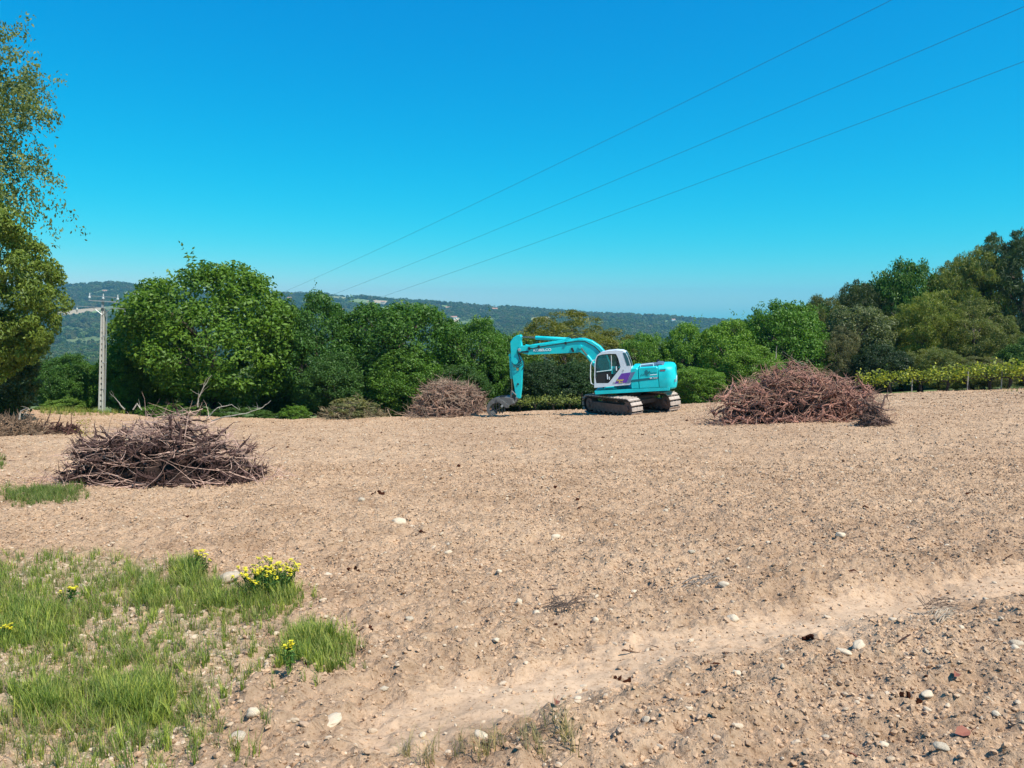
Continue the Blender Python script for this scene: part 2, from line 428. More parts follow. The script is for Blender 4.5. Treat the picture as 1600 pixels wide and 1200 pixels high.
# open fields on the far slopes: depth found where the pixel ray meets the slope
CROPS = []
def far_hit(px, py):
    a, b = ray(px, py); Y = np.linspace(600, YR, 4000)
    d = CAMZ+b*Y - ground(a*Y, Y); s = np.where(d < 0)[0]
    y = float(Y[s[0]]) if len(s) else 2400.
    return a*y, y
for px, py, wpx, dep, v, sl_ in ((170, 474, 62, 60, .75, 0), (118, 487, 44, 120, .8, 0), (232, 489, 70, 90, .9, 0), (265, 479, 25, 60, .3, 0), (205, 459, 24, 50, .6, 0),
        (300, 487, 40, 60, .8, 0), (253, 452, 22, 60, .8, 0), (120, 459, 20, 40, .4, 0), (250, 470, 26, 40, .45, 0),
        (530, 466, 34, 60, .5, 0), (562, 470, 26, 50, .3, 0), (596, 471, 28, 60, .85, 0), (640, 472, 22, 40, .35, 0), (600, 482, 18, 40, .3, 0), (540, 486, 22, 60, .7, 0),
        (700, 483, 22, 55, .8, 0), (752, 479, 26, 55, .8, 0), (748, 486, 16, 40, .9, 0), (775, 481, 14, 30, .6, 0), (712, 499, 14, 50, .9, 0), (690, 478, 20, 30, .3, 0),
        (845, 500, 28, 60, .7, 0), (1010, 497, 22, 50, .3, 0), (1055, 503, 30, 40, .3, 0), (905, 497, 20, 40, .2, 0), (930, 507, 24, 40, .2, 0), (1120, 519, 22, 50, .5, 0), (485, 470, 20, 40, .6, 0), (455, 482, 22, 50, .6, 0)):
    x, y = far_hit(px, py); CROPS.append((x, y, wpx/F*y*1.1, dep*(1.0 if px < 300 else 2.0), v))
def crop_value(x, y):
    out = np.zeros(len(x)); wob = perlin(x/70, y/90)*.28
    for cx, cy, w, d, v in CROPS:
        q = np.maximum(np.abs(x-cx)/(w*.55), np.abs(y-cy)/(d*.6)) + wob
        out = np.where(q < 1, v, out)
    return out
build_terrain()

# ------------------------------------------------------------------ foliage meshes
def leaf_quads(P, Nn, size, aspect, tone, r, curl=.25):
    """diamond leaves at P facing Nn"""
    n = len(P)
    Nn = Nn/np.maximum(np.linalg.norm(Nn, axis=1, keepdims=True), 1e-6)
    t = r.normal(size=(n, 3)); t -= Nn*np.sum(t*Nn, 1, keepdims=True); t /= np.maximum(np.linalg.norm(t, axis=1, keepdims=True), 1e-6)
    b = np.cross(Nn, t); s = (size*(.6+.8*r.random((n, 1))))
    L = t*s; Wd = b*s*aspect
    V = np.stack([P-L, P+Wd*.9+L*.1+Nn*s*curl, P+L, P-Wd*.9+L*.1+Nn*s*curl], 1).reshape(-1, 3)
    Fq = np.arange(n*4).reshape(n, 4)
    return V, Fq, np.repeat(tone, 1)
def crown_mesh(name, seed, nclump=260, per=85, size=.042, aspect=.55, rc=(.12, .24), lump=.30, flat=.8, core=.25, sprigs=10, pine=False, outward=.6):
    r = np.random.default_rng(seed)
    d = r.normal(size=(nclump, 3)); d /= np.linalg.norm(d, axis=1, keepdims=True)
    lobes = r.normal(size=(9, 3)); lobes /= np.linalg.norm(lobes, axis=1, keepdims=True)
    bulge = np.max(np.clip((d @ lobes.T-.62)/.38, 0, 1), axis=1)
    rad = (.72+lump*bulge)*(1-core*r.random(nclump)**2.2)
    C = d*rad[:, None]; Rc = rc[0]+(rc[1]-rc[0])*r.random(nclump)
    Rc *= np.where(rad > .75, .9, 1.1)
    ct = r.random(nclump)
    k = np.repeat(np.arange(nclump), per)
    dd = r.normal(size=(len(k), 3)); dd /= np.linalg.norm(dd, axis=1, keepdims=True)
    dd = dd + d[k]*.55; dd /= np.linalg.norm(dd, axis=1, keepdims=True)
    rr = Rc[k]*(r.random(len(k))**.35)
    P = C[k] + dd*rr[:, None]*np.array([1, 1, flat])
    nn = dd*outward + r.normal(size=dd.shape)*.55 + np.array([0, 0, .25])
    tone = .25+.5*r.random(len(k))*.7 + (ct[k]-.5)*.35
    if sprigs:
        for i in range(sprigs):
            q = r.normal(size=3); q[2] = abs(q[2])+.5; q /= np.linalg.norm(q)
            m = 26; tt = r.random(m); base = q*.86; dirv = q*.6+np.array([0, 0, .5])+r.normal(size=3)*.3
            pp = base + dirv*(tt[:, None]*.34) + r.normal(size=(m, 3))*.022
            P = np.concatenate([P, pp]); nn = np.concatenate([nn, r.normal(size=(m, 3))]); tone = np.concatenate([tone, .3+.3*r.random(m)])
    if pine:
        nn = r.normal(size=P.shape)+dd0(P)*.3
    V, Fq, tn = leaf_quads(P, nn, size, aspect, np.clip(tone, 0, 1), r)
    return mesh_np(name, V, Fq, 4, [M_LEAF], False, {'tone': ('FACE', tn)})
def dd0(P): return P/np.maximum(np.linalg.norm(P, axis=1, keepdims=True), 1e-6)
BROAD = [crown_mesh('broadleaf_crown_mesh', 21+i, nclump=430, per=92, size=.026, sprigs=14 if i == 0 else 3) for i in range(4)]
PINE = [crown_mesh('pine_crown_mesh', 41+i, nclump=300, per=125, size=.042, aspect=.16, rc=(.10, .22), lump=.34, flat=.62, core=.5, sprigs=0, pine=True) for i in range(3)]
SHRUB = [crown_mesh('shrub_crown_mesh', 61+i, nclump=110, per=60, size=.065, aspect=.5, rc=(.15, .3), sprigs=10) for i in range(2)]
BIG = crown_mesh('large_crown_mesh', 81, nclump=620, per=120, size=.019, rc=(.07, .15), lump=.36, core=.28, sprigs=20)
def sparse_crown(name, seed):
    r = np.random.default_rng(seed); P = []; T = []
    for i in range(520):
        q = r.normal(size=3); q /= np.linalg.norm(q); q *= (.25+.75*r.random()**.6)
        n = 78; tt = np.linspace(0, 1, n)[:, None]; dirv = q*.25+r.normal(size=3)*.12+np.array([0, 0, -.10])
        P.append(q*.85+dirv*tt+r.normal(size=(n, 3))*.035); T.append(np.full(n, .2+.6*r.random())*(.7+.5*r.random(n)))
    P = np.concatenate(P); T = np.clip(np.concatenate(T), 0, 1)
    V, Fq, tn = leaf_quads(P, r.normal(size=P.shape), .0165, .55, T, r)
    return mesh_np(name, V, Fq, 4, [M_LEAF], False, {'tone': ('FACE', tn)})
SPARSE = sparse_crown('sparse_crown_mesh', 91)
FARCROWN = [crown_mesh('far_crown_mesh', 101+i, nclump=34, per=16, size=.16, aspect=.6, rc=(.2, .38), sprigs=0) for i in range(3)]
def trunk_mesh(name, seed, mat=M_BARK, limbs=7, r0=.045):
    """unit-high trunk with limbs, scaled per tree"""
    q = random.Random(seed); b = MB()
    pts = [(0, 0, -.05)]; x = y = 0
    for i in range(1, 7):
        x += q.uniform(-.03, .03); y += q.uniform(-.03, .03); pts.append((x, y, i/6*.8))
    b.tube(pts, [r0*(1-.12*i) for i in range(7)], 8)
    for i in range(limbs):
        k = q.randint(2, 5); p = Vector(pts[k]); a = q.uniform(0, 6.28); L = q.uniform(.25, .42)
        d = Vector((math.cos(a)*L, math.sin(a)*L, L*q.uniform(.3, .9)))
        mid = p + d*.5 + Vector((0, 0, .03))
        b.tube([p, mid, p+d], [r0*.45, r0*.3, r0*.1], 6)
        for j in range(2):
            e = d*.45 + Vector((q.uniform(-.15, .15), q.uniform(-.15, .15), q.uniform(.0, .15)))
            b.tube([mid, mid+e*.5, mid+e], [r0*.22, r0*.15, r0*.06], 4)
    return b.mesh(name, mat, True)
TRUNKS = [trunk_mesh('trunk_mesh', 5+i) for i in range(3)]
TRUNK_BIG = trunk_mesh('large_trunk_mesh', 31, limbs=14, r0=.03); TRUNK_THIN = trunk_mesh('thin_trunk_mesh', 33, limbs=16, r0=.011)
tree_n = [0]
def tree(px0, px1, ptop, Y, mesh, color, label, cat='tree', group=None, low=.04, ysq=1.0, name='broadleaf_tree', trunk=None, rot=None, stretch=1.0, spread=.75):
    tree_n[0] += 1; k = tree_n[0]
    cx = (px0+px1)/2; a, b = ray(cx, ptop); x = a*Y
    hw = (px1-px0)/2/F*Y*1.04
    zt = CAMZ+b*Y; zg = gz(x, Y)-.05
    H = zt-zg
    t = thing(name, label, cat, (x, Y, zg), 0, group)
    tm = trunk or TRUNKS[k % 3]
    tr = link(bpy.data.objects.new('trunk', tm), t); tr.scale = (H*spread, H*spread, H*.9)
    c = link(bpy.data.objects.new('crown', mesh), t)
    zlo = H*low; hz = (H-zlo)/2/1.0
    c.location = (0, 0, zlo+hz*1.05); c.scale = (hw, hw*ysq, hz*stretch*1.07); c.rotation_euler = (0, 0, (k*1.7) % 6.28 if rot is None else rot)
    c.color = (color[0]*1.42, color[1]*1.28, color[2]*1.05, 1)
    return t
G1 = (.085, .165, .020); G2 = (.050, .115, .022); G3 = (.100, .190, .025); DK = (.030, .070, .020); OLV = (.150, .150, .030); PIN = (.120, .150, .040); GRY = (.115, .135, .085)
HG = 'trees along the far edge of the field'
B0, B1, B2, B3 = BROAD
# left hedge and the big round tree
tree(172, 300, 486, 49.5, B1, (.085, .17, .018), 'medium green tree left of the big round tree, just right of the pole', group=HG)
tree(205, 455, 432, 48, B0, (.080, .165, .018), 'largest round green tree with leafy sprigs standing up from its top', group=HG)
tree(150, 240, 552, 47.6, B2, (.085, .19, .022), 'low bright green tree directly behind the concrete pole', group=HG)
tree(60, 150, 560, 47, B3, (.050, .125, .022), 'dark green bushy tree between the left edge tree and the pole', group=HG)
tree(90, 165, 570, 47.2, B1, (.080, .18, .022), 'small light green tree at the foot of the pole, on its left', group=HG)
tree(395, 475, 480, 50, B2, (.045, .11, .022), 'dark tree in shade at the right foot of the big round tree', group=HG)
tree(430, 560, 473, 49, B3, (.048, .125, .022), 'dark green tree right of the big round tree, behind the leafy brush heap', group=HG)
tree(525, 730, 475, 48.5, B1, (.052, .130, .020), 'broad domed dark green tree in the middle of the hedge', group=HG)
tree(565, 690, 548, 45.6, B2, (.075, .165, .020), 'brighter green tree in front of the domed tree, left of the brown root heap', group=HG)
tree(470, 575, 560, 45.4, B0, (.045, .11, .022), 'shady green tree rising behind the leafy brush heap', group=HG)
tree(690, 800, 508, 49, B3, (.065, .155, .020), 'green tree whose top meets the tip of the excavator arm from the left', group=HG)
tree(740, 850, 530, 51, B2, (.060, .140, .022), 'green tree directly behind the upright excavator arm', group=HG)
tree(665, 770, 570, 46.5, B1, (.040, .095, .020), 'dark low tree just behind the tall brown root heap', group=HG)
tree(785, 990, 500, 54, PINE[0], (.135, .150, .030), 'olive brown rounded pine behind the excavator boom', name='pine_tree', group=HG, low=.1)
tree(800, 905, 572, 47.5, B0, (.028, .062, .022), 'very dark shaded tree framed under the excavator boom', group=HG)  # leaf colour darkened to carry the shade of the thicket
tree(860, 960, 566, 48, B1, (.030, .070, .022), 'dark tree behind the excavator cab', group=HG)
tree(965, 1050, 528, 50, B2, (.09, .195, .025), 'green tree directly above the excavator engine hood', group=HG)
tree(1035, 1115, 516, 50, B0, (.11, .225, .028), 'bright green tree just right of the excavator counterweight', group=HG)
tree(1090, 1185, 510, 49, B3, (.12, .235, .028), 'bright green tree behind the left end of the large root heap', group=HG)
tree(1125, 1200, 503, 55, B1, (.060, .105, .024), 'dull olive green treetop showing behind the bright green hedge trees', group=HG)
tree(1160, 1300, 480, 50, B2, (.070, .165, .020), 'tall bright green tree behind the middle of the large root heap', group=HG)
tree(1040, 1130, 575, 45.5, B1, (.10, .20, .025), 'low green tree between the excavator and the large root heap', group=HG)
tree(1130, 1230, 548, 46.5, B3, (.11, .21, .025), 'low green tree touching the top left of the large root heap', group=HG)
# wood on the right
RG = 'trees of the wood on the right'
P0, P1, P2 = PINE
tree(1255, 1345, 468, 56, P1, (.10, .115, .034), 'dull dark olive pine top behind the grey green tree', name='pine_tree', group=RG)
tree(1310, 1405, 445, 58, P2, (.050, .075, .028), 'dark pine top on the skyline left of the rounded oak crown', name='pine_tree', group=RG)
tree(1285, 1400, 480, 51, B1, (.105, .135, .065), 'grey green tree with dusty leaves right of the bright hedge', group=RG)
tree(1275, 1350, 520, 49, P0, (.13, .135, .075), 'greyish half dead tree low behind the right end of the root heap', name='half_dead_tree', group=RG, trunk=TRUNKS[1])
tree(1365, 1470, 418, 58, B2, (.055, .130, .022), 'rounded leafy green oak crown on the skyline among the pines', group=RG)
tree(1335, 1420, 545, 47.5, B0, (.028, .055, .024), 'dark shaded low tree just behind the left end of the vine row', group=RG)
tree(1390, 1500, 460, 51, P1, (.155, .19, .036), 'yellow green pine bulging forward in the middle of the wood', name='pine_tree', group=RG)
tree(1455, 1570, 394, 57, P2, (.145, .175, .042), 'tall olive pine reaching the skyline left of the dark tall pine', name='pine_tree', group=RG)
tree(1470, 1580, 480, 50, P0, (.135, .16, .05), 'shaggy olive pine with bare grey twigs low in the wood', name='pine_tree', group=RG)
tree(1420, 1520, 545, 47, P2, (.13, .16, .05), 'low olive pine right behind the middle of the vine row', name='pine_tree', group=RG)
tree(1535, 1690, 352, 56, P1, (.05, .08, .034), 'tallest dark pine at the right edge of the picture', name='pine_tree', group=RG)
tree(1500, 1600, 560, 46.4, P1, (.12, .135, .06), 'low scrubby olive pine behind the right half of the vine row', name='pine_tree', group=RG)
tree(1560, 1660, 533, 47, B3, (.055, .120, .024), 'leafy green bush tree at the right edge above the vines', group=RG)
tree(1180, 1262, 506, 56, B0, (.045, .085, .024), 'dark green treetop left of the tall bright tree', group=RG)
tree(1225, 1335, 482, 60, B3, (.060, .120, .024), 'dark green treetop between the tall bright tree and the pine tops', group=RG)
tree(1275, 1385, 463, 62, P0, (.085, .12, .035), 'far pine top right of the dull dark olive pine top', name='pine_tree', group=RG)
tree(1325, 1445, 440, 63, B1, (.055, .115, .026), 'far green treetop filling the skyline beside the rounded oak crown', group=RG)
tree(1430, 1530, 412, 63, P1, (.105, .135, .038), 'far olive pine top between the oak crown and the tall olive pine', name='pine_tree', group=RG)
tree(1500, 1600, 388, 63, P0, (.085, .115, .035), 'far dark green pine top between the two tallest pines', name='pine_tree', group=RG)
# trees at the left edge of the picture
tree(-225, 50, 285, 33, BIG, (.115, .175, .030), 'big yellow green broadleaf tree cut by the left edge, its lower crown', trunk=TRUNK_BIG, low=.16, group=None)
tree(-240, 60, -14, 36, SPARSE, (.115, .160, .060), 'tall thin crowned tree at the left edge with sky showing through its top', trunk=TRUNK_THIN, spread=.28, low=.42, name='sparse_tree')
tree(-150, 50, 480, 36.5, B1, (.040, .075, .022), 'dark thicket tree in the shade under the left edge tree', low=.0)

# ------------------------------------------------------------------ instancing on points (uncountable stuff)
def inst_group(name, srcs):
    c = bpy.data.collections.new(name)
    for s in srcs: c.objects.link(s)
    return c
def scatter(name, P, scl, rot, srcs, mat_attr=None, seed=0):
    me = bpy.data.meshes.new(name); me.vertices.add(len(P)); me.vertices.foreach_set('co', np.ascontiguousarray(P, np.float32).ravel())
    a = me.attributes.new('scl', 'FLOAT_VECTOR', 'POINT'); s3 = scl if np.ndim(scl) == 2 else np.repeat(np.asarray(scl)[:, None], 3, 1)
    a.data.foreach_set('vector', np.ascontiguousarray(s3, np.float32).ravel())
    a = me.attributes.new('rot', 'FLOAT_VECTOR', 'POINT'); a.data.foreach_set('vector', np.ascontiguousarray(rot, np.float32).ravel())
    a = me.attributes.new('pick', 'INT', 'POINT'); a.data.foreach_set('value', np.random.default_rng(seed).integers(0, len(srcs), len(P)).astype(np.int32))
    o = link(bpy.data.objects.new(name, me))
    g = bpy.data.node_groups.new(name, 'GeometryNodeTree')
    g.interface.new_socket('Geometry', in_out='INPUT', socket_type='NodeSocketGeometry'); g.interface.new_socket('Geometry', in_out='OUTPUT', socket_type='NodeSocketGeometry')
    gi = g.nodes.new('NodeGroupInput'); go = g.nodes.new('NodeGroupOutput')
    ip = g.nodes.new('GeometryNodeInstanceOnPoints'); ci = g.nodes.new('GeometryNodeCollectionInfo')
    ci.inputs['Collection'].default_value = inst_group(name+'_sources', srcs); ci.inputs['Separate Children'].default_value = True; ci.inputs['Reset Children'].default_value = True
    def attr(nm, t):
        n = g.nodes.new('GeometryNodeInputNamedAttribute'); n.data_type = t; n.inputs['Name'].default_value = nm; return n
    ar = attr('rot', 'FLOAT_VECTOR'); as_ = attr('scl', 'FLOAT_VECTOR'); ap = attr('pick', 'INT')
    e2r = g.nodes.new('FunctionNodeEulerToRotation')
    L = g.links.new
    L(gi.outputs[0], ip.inputs['Points']); L(ci.outputs[0], ip.inputs['Instance']); ip.inputs['Pick Instance'].default_value = True
    L(ap.outputs['Attribute'], ip.inputs['Instance Index']); L(ar.outputs['Attribute'], e2r.inputs[0]); L(e2r.outputs[0], ip.inputs['Rotation']); L(as_.outputs['Attribute'], ip.inputs['Scale'])
    L(ip.outputs[0], go.inputs[0])
    md = o.modifiers.new('scatter', 'NODES'); md.node_group = g
    return o
def src(name, me, color=None, kind='leaf'):
    if color:      # instanced pieces carry their colour in a material of their own
        me = me.copy(); me.materials.clear()
        me.materials.append(make_leaf(name+'_leaf', .28, .6, color) if kind == 'leaf' else make_wood(color))
    return bpy.data.objects.new(name, me)
def rock_mesh(name, seed, mat, sub=1, flat=.6, jag=.28):
    import bmesh
    bm = bmesh.new(); bmesh.ops.create_icosphere(bm, subdivisions=sub, radius=1)
    q = random.Random(seed)
    off = [q.uniform(0, 50) for _ in range(3)]
    from mathutils import noise
    sx, sy = q.uniform(.75, 1.2), q.uniform(.65, 1.0)
    for v in bm.verts:
        n = noise.noise(Vector((v.co.x*1.3+off[0], v.co.y*1.3+off[1], v.co.z*1.3+off[2])))
        v.co *= 1+n*jag*2+q.uniform(-jag, jag)*.35; v.co.x *= sx; v.co.y *= sy; v.co.z *= flat
    me = bpy.data.meshes.new(name); bm.to_mesh(me); bm.free(); me.materials.append(mat)
    if sub > 2: me.polygons.foreach_set('use_smooth', [True]*len(me.polygons))
    return me
# far woods filling valley and slopes
def far_wood():
    P = []; S = []; PN = []; SN = []
    def band(y0, y1, sp, umin, umax, hs, P=P, S=S):
        y = y0
        rows = []
        while y < y1:
            n = int((umax-umin)*y/sp); xs = (umin+np.arange(n)*sp/y)*y
            rows.append(np.stack([xs+rng.normal(size=n)*sp*.38, np.full(n, y)+rng.normal(size=n)*sp*.38], 1)); y += sp*.9
        A = np.concatenate(rows); x, y = A[:, 0], A[:, 1]
        keep = crop_value(x, y) < .02
        den = perlin(x/150+2, y/190)
        keep &= den > -.24
        x, y = x[keep], y[keep]
        s = hs*(.65+.7*rng.random(len(x)))
        P.append(np.stack([x, y, ground(x, y)+s*.55], 1)); S.append(np.stack([s, s, s*.9], 1))
    band(150, 900, 9.5, -.75, -.15, 5.2, PN, SN)
    band(85, 700, 8.5, -.05, .80, 3.6, PN, SN)
    band(700, 1350, 9, -.15, .80, 4.6)
    band(900, 1350, 9.0, -.72, -.15, 5.0)
    band(1350, YR+60, 13.0, -.72, .60, 6.6)
    P = np.concatenate(P); S = np.concatenate(S); PN = np.concatenate(PN); SN = np.concatenate(SN)
    cols = [(.10, .18, .055), (.065, .125, .045), (.15, .22, .075)]
    ss = [src('far_tree_crown', FARCROWN[i % 3], cols[i]) for i in range(3)]
    # a fourth dull brown-green sort
    ss.append(src('far_tree_crown', FARCROWN[1], (.16, .18, .08)))
    o = scatter('distant_wood', P, S, np.stack([rng.random(len(P))*.3, rng.random(len(P))*.3, rng.random(len(P))*6.28], 1), ss, seed=3)
    tag(o, 'grey green woods covering the valley and the far hills', 'woodland', kind='stuff')
    o = scatter('valley_wood', PN, SN, np.stack([rng.random(len(PN))*.3, rng.random(len(PN))*.3, rng.random(len(PN))*6.28], 1), [src('valley_tree_crown', BROAD[i], c) for i, c in enumerate([(.10, .18, .05), (.07, .14, .04), (.15, .22, .07), (.12, .17, .07)])], seed=4)
    tag(o, 'grey green woods filling the slope and valley just beyond the hedge trees', 'woodland', kind='stuff'); return len(P)
nfar = far_wood()
# farmhouses far off
M_PLAS = simple('pale_render', (.62, .55, .46), .9, var=.1, scale=1); M_TILE = simple('terracotta_roof', (.45, .24, .16), .9, var=.15, scale=1); M_WIN = simple('dark_window', (.04, .05, .06), .4)
def house(px, py, w, d, h, label, rz=.3, roof=M_TILE, wall=M_PLAS):
    x, y = far_hit(px, py); z = gz(x, y)-1.0
    t = thing('farmhouse', label, 'house', (x, y, z), rz, 'farmhouses on the far hills')
    b = MB(); b.box((0, 0, h/2+1.5), (w, d, h+3)); b.build('wall', wall, t)
    b = MB(); zt = h+3.003; e = .5
    b.add([(-w/2-e, -d/2-e, zt), (w/2+e, -d/2-e, zt), (w/2+e, d/2+e, zt), (-w/2-e, d/2+e, zt), (-w/2-e, 0, zt+d*.28), (w/2+e, 0, zt+d*.28)],
          [(0, 1, 5, 4), (2, 3, 4, 5), (0, 4, 3), (1, 2, 5), (0, 3, 2, 1)]); b.build('roof', roof, t)
    for i in (-1, 0, 1):
        b = MB(); b.box((i*w*.3, -d/2-.03, h*.62+2), (1.2, .12, 1.8)); b.build('window', M_WIN, t)
house(205, 490, 15, 9, 5.5, 'pale farmhouse with pinkish roof at the field right of the pole top', .5)
house(773, 478, 16, 12, 9, 'tall pale pinkish farmhouse on the ridge line above the hedge', .1)
house(701, 484, 18, 9, 5, 'long low pale farm building left of the tall pinkish farmhouse', 0)
house(812, 489, 12, 8, 5, 'small white house on the slope right of the tall pinkish farmhouse', .4, wall=M_WLET)
house(452, 469, 13, 9, 5, 'white house on the ridge just right of the big round tree', .2, wall=M_WLET)
house(535, 488, 14, 9, 5, 'white low house showing above the hedge behind the dark trees', .2, wall=M_WLET)
house(709, 499, 17, 10, 4, 'pinkish white building low on the slope above the middle hedge', .0, wall=M_WLET)
house(598, 464, 12, 8, 5, 'small house on the skyline at the pale terraced field', .0)
house(259, 459, 14, 9, 5, 'white house high on the ridge left of the big round tree', .3, wall=M_WLET)
house(164, 458, 12, 8, 5, 'small pale house on the ridge above the pole', .3)
house(1052, 497, 11, 8, 5, 'small white house on the hill right of the excavator, leftmost of two', .3, wall=M_WLET)
house(1064, 499, 11, 8, 5, 'small white house on the hill right of the excavator, rightmost of two', -.3, wall=M_WLET)

# ------------------------------------------------------------------ loose clods, pebbles, twigs on the field
def fan_points(n, y0, y1, seed, margin=.69, power=1.0):
    r = np.random.default_rng(seed)
    y = (y0**power+(y1**power-y0**power)*r.random(n))**(1/power)
    u = (r.random(n)*2-1)*margin
    return u*(y+3.0), y, r
def pieces(name, label, n, y0, y1, s0, s1, srcs, seed, power, zoff=.1, flatrot=.4, mask=None, cat='soil'):
    x, y, r = fan_points(n, y0, y1, seed, power=power)
    if mask is not None:
        k = mask(x, y, r); x, y = x[k], y[k]
    s = s0*(s1/s0)**(r.random(len(x))**2.6)*(1+.02*np.maximum(y-8, 0))
    z = fz(x, y)+s*zoff
    o = scatter(name, np.stack([x, y, z], 1), s, np.stack([(r.random(len(x))-.5)*flatrot*2, (r.random(len(x))-.5)*flatrot*2, r.random(len(x))*6.28], 1), srcs, seed=seed)
    return tag(o, label, cat, kind='stuff')
CL = [src('clod', rock_mesh('clod_mesh', i, M_CLOD, 1, .62, .46)) for i in range(5)]
PB = [src('pebble', rock_mesh('pebble_mesh', 20+i, M_PEB, 2, .55, .24)) for i in range(4)]
def notrack(x, y, r): return (r.random(len(x)) > .8*sstep(.6, .2, track_mask(x, y))) & (r.random(len(x)) > .5*grass_zone(x, y)) & (r.random(len(x)) < .55+.9*perlin(x*.7, y*.7+40)+.25) & (y < 42.6)
pieces('soil_clods', 'loose tan crumbs and clods of tilled earth covering the field', 450000, 2.2, 15, .003, .019, CL, 1, 1.3, mask=notrack)
pieces('soil_clods', 'coarse tan clods of tilled earth farther up the field', 100000, 12, 43, .010, .036, CL, 2, 1.7, mask=notrack)
pieces('pebbles', 'small pale pebbles strewn over the near soil', 13000, 2.2, 14, .005, .022, PB, 3, 1.3, zoff=.15, cat='pebbles')
pieces('pebbles', 'pale pebbles strewn over the far part of the field', 7000, 12, 43, .012, .036, PB, 4, 1.6, zoff=.15, cat='pebbles', mask=lambda x, y, r: y < 42.6)
pieces('pebbles', 'white gravelly pebbles among the weeds in the near left corner', 36000, 2.2, 8, .005, .022, PB, 5, 1.2, zoff=.2, cat='pebbles', mask=lambda x, y, r: grass_zone(x, y) > .35)
M_HOLE = simple('dark_hole_earth', (.055, .020, .012), .95, var=.3, scale=20, bump=.5, spec=0)  # near-black colour stands in for the shade in soil holes
DC = [src('dark_clod', rock_mesh('dark_clod_mesh', 70+i, M_HOLE, 1, .6, .5)) for i in range(3)]
pieces('dark_clods', 'dark crumbs standing in for shaded holes dotted over the field', 1500, 2.6, 42, .008, .045, DC, 6, 1.5, zoff=.1, mask=lambda x, y, r: (grass_zone(x, y) < .3) & (perlin(x*.5+9, y*.5) > -.1) & (y < 42))
# dry twigs lying about
def twig_mesh(seed):
    q = random.Random(seed); b = MB(); p = Vector((-.5, 0, 0)); pts = [p.copy()]
    for i in range(6):
        p = p+Vector((.17, q.uniform(-.06, .06), q.uniform(-.035, .04))); pts.append(p.copy())
    b.tube(pts, [.028, .034, .03, .026, .02, .014, .006], 5)
    k = pts[3]; b.tube([k, k+Vector((.1, .12, .05)), k+Vector((.2, .18, .03))], [.018, .013, .005], 4)
    return b.mesh('twig_mesh', M_WOOD, True)
TW = [src('twig', twig_mesh(i), c, 'wood') for i, c in enumerate([(.09, .05, .035), (.14, .09, .06), (.06, .035, .03), (.24, .17, .11)])]
x, y, r = fan_points(5000, 2.6, 42, 9, power=1.5)
s = (.025+.12*r.random(len(x))**2)*(1+.02*y)
o = scatter('dry_twigs', np.stack([x, y, fz(x, y)+s*.06], 1), s, np.stack([(r.random(len(x))-.5)*.5, (r.random(len(x))-.5)*.7, r.random(len(x))*6.28], 1), TW, seed=9)
tag(o, 'short dry brown twigs and root bits littering the soil', 'twigs', kind='stuff')

# individually visible stones
def stone(px, py, wpx, label, seed, flat=.5, mat=M_PEB, name='stone', group=None, asp=1.0, tilt=0):
    p = fhit(px, py); w = wpx/F*p.y/2
    t = link(bpy.data.objects.new(name, rock_mesh('stone_mesh', seed, mat, 3, flat, .16)))
    t.location = (p.x, p.y, p.z+w*flat*.35); t.scale = (w, w*asp, w); t.rotation_euler = (tilt, .1, seed*1.3)
    tag(t, label, 'stone', group); return t
M_LIME = simple('limestone', (.46, .375, .275), .9, var=.2, scale=5, bump=.4, spec=.1)
M_WSTONE = simple('white_stone', (.58, .465, .335), .85, var=.15, scale=7, bump=.3, spec=.1)
stone(357, 918, 40, 'large flat grey limestone slab among the weeds left of the big yellow flower clump', 3, .42, M_LIME, tilt=.35)
stone(624, 823, 20, 'white rounded stone lying alone in the middle distance of bare soil', 5, .75, M_WSTONE)
stone(644, 827, 13, 'small pale stone touching the right side of the white rounded stone', 6, .5, M_WSTONE)
stone(1341, 1030, 26, 'pale rounded stone with a dark hollow at its left side, near right of the field', 8, .6, M_WSTONE)
stone(1318, 1038, 22, 'flatter pale stone just left of the rounded one in the near right of the field', 9, .4, M_WSTONE)
stone(1584, 1037, 15, 'white pebble beside the small purple flake near the right edge', 10, .8, M_WSTONE)
stone(1587, 1022, 22, 'light grey stone above the white pebble near the right edge', 24, .7, M_LIME)
stone(1312, 847, 18, 'flat pale stone far right of centre in the bare soil', 11, .5, M_WSTONE)
stone(396, 1138, 26, 'white stone at the lower edge of the weeds, bottom left', 12, .6, M_WSTONE)
stone(520, 1133, 36, 'half buried pale flat stone right of the weeds near the bottom', 13, .3, M_WSTONE)
stone(752, 1164, 24, 'flat white stone near the bottom centre beside the dry grass tufts', 14, .4, M_WSTONE)
stone(1145, 968, 22, 'pale rounded stone just above the packed wheel track', 15, .5, M_WSTONE)
stone(930, 980, 14, 'narrow upright white stone chip right of the centre of the near soil', 16, .9, M_WSTONE)
stone(838, 968, 14, 'small white stone in the soil near the centre, right of the upright twin', 17, .6, M_WSTONE)
stone(811, 953, 14, 'upright white stone chip in the soil near the centre, left of its twin', 18, .9, M_WSTONE)
stone(1470, 1190, 26, 'pale stone at the bottom edge near the right corner', 19, .4, M_LIME)
stone(1448, 1100, 24, 'smooth pale slab stone in the near right soil left of the red brown leaf', 20, .4, M_WSTONE)
stone(1130, 925, 20, 'pale stone beside the thin grey twig right of the centre', 21, .5, M_WSTONE)
stone(868, 842, 14, 'small pale stone in the middle of the bare field', 22, .5, M_WSTONE)
stone(372, 1166, 30, 'dull beige stone sunk in the ground at the bottom of the weeds', 23, .35, M_LIME)
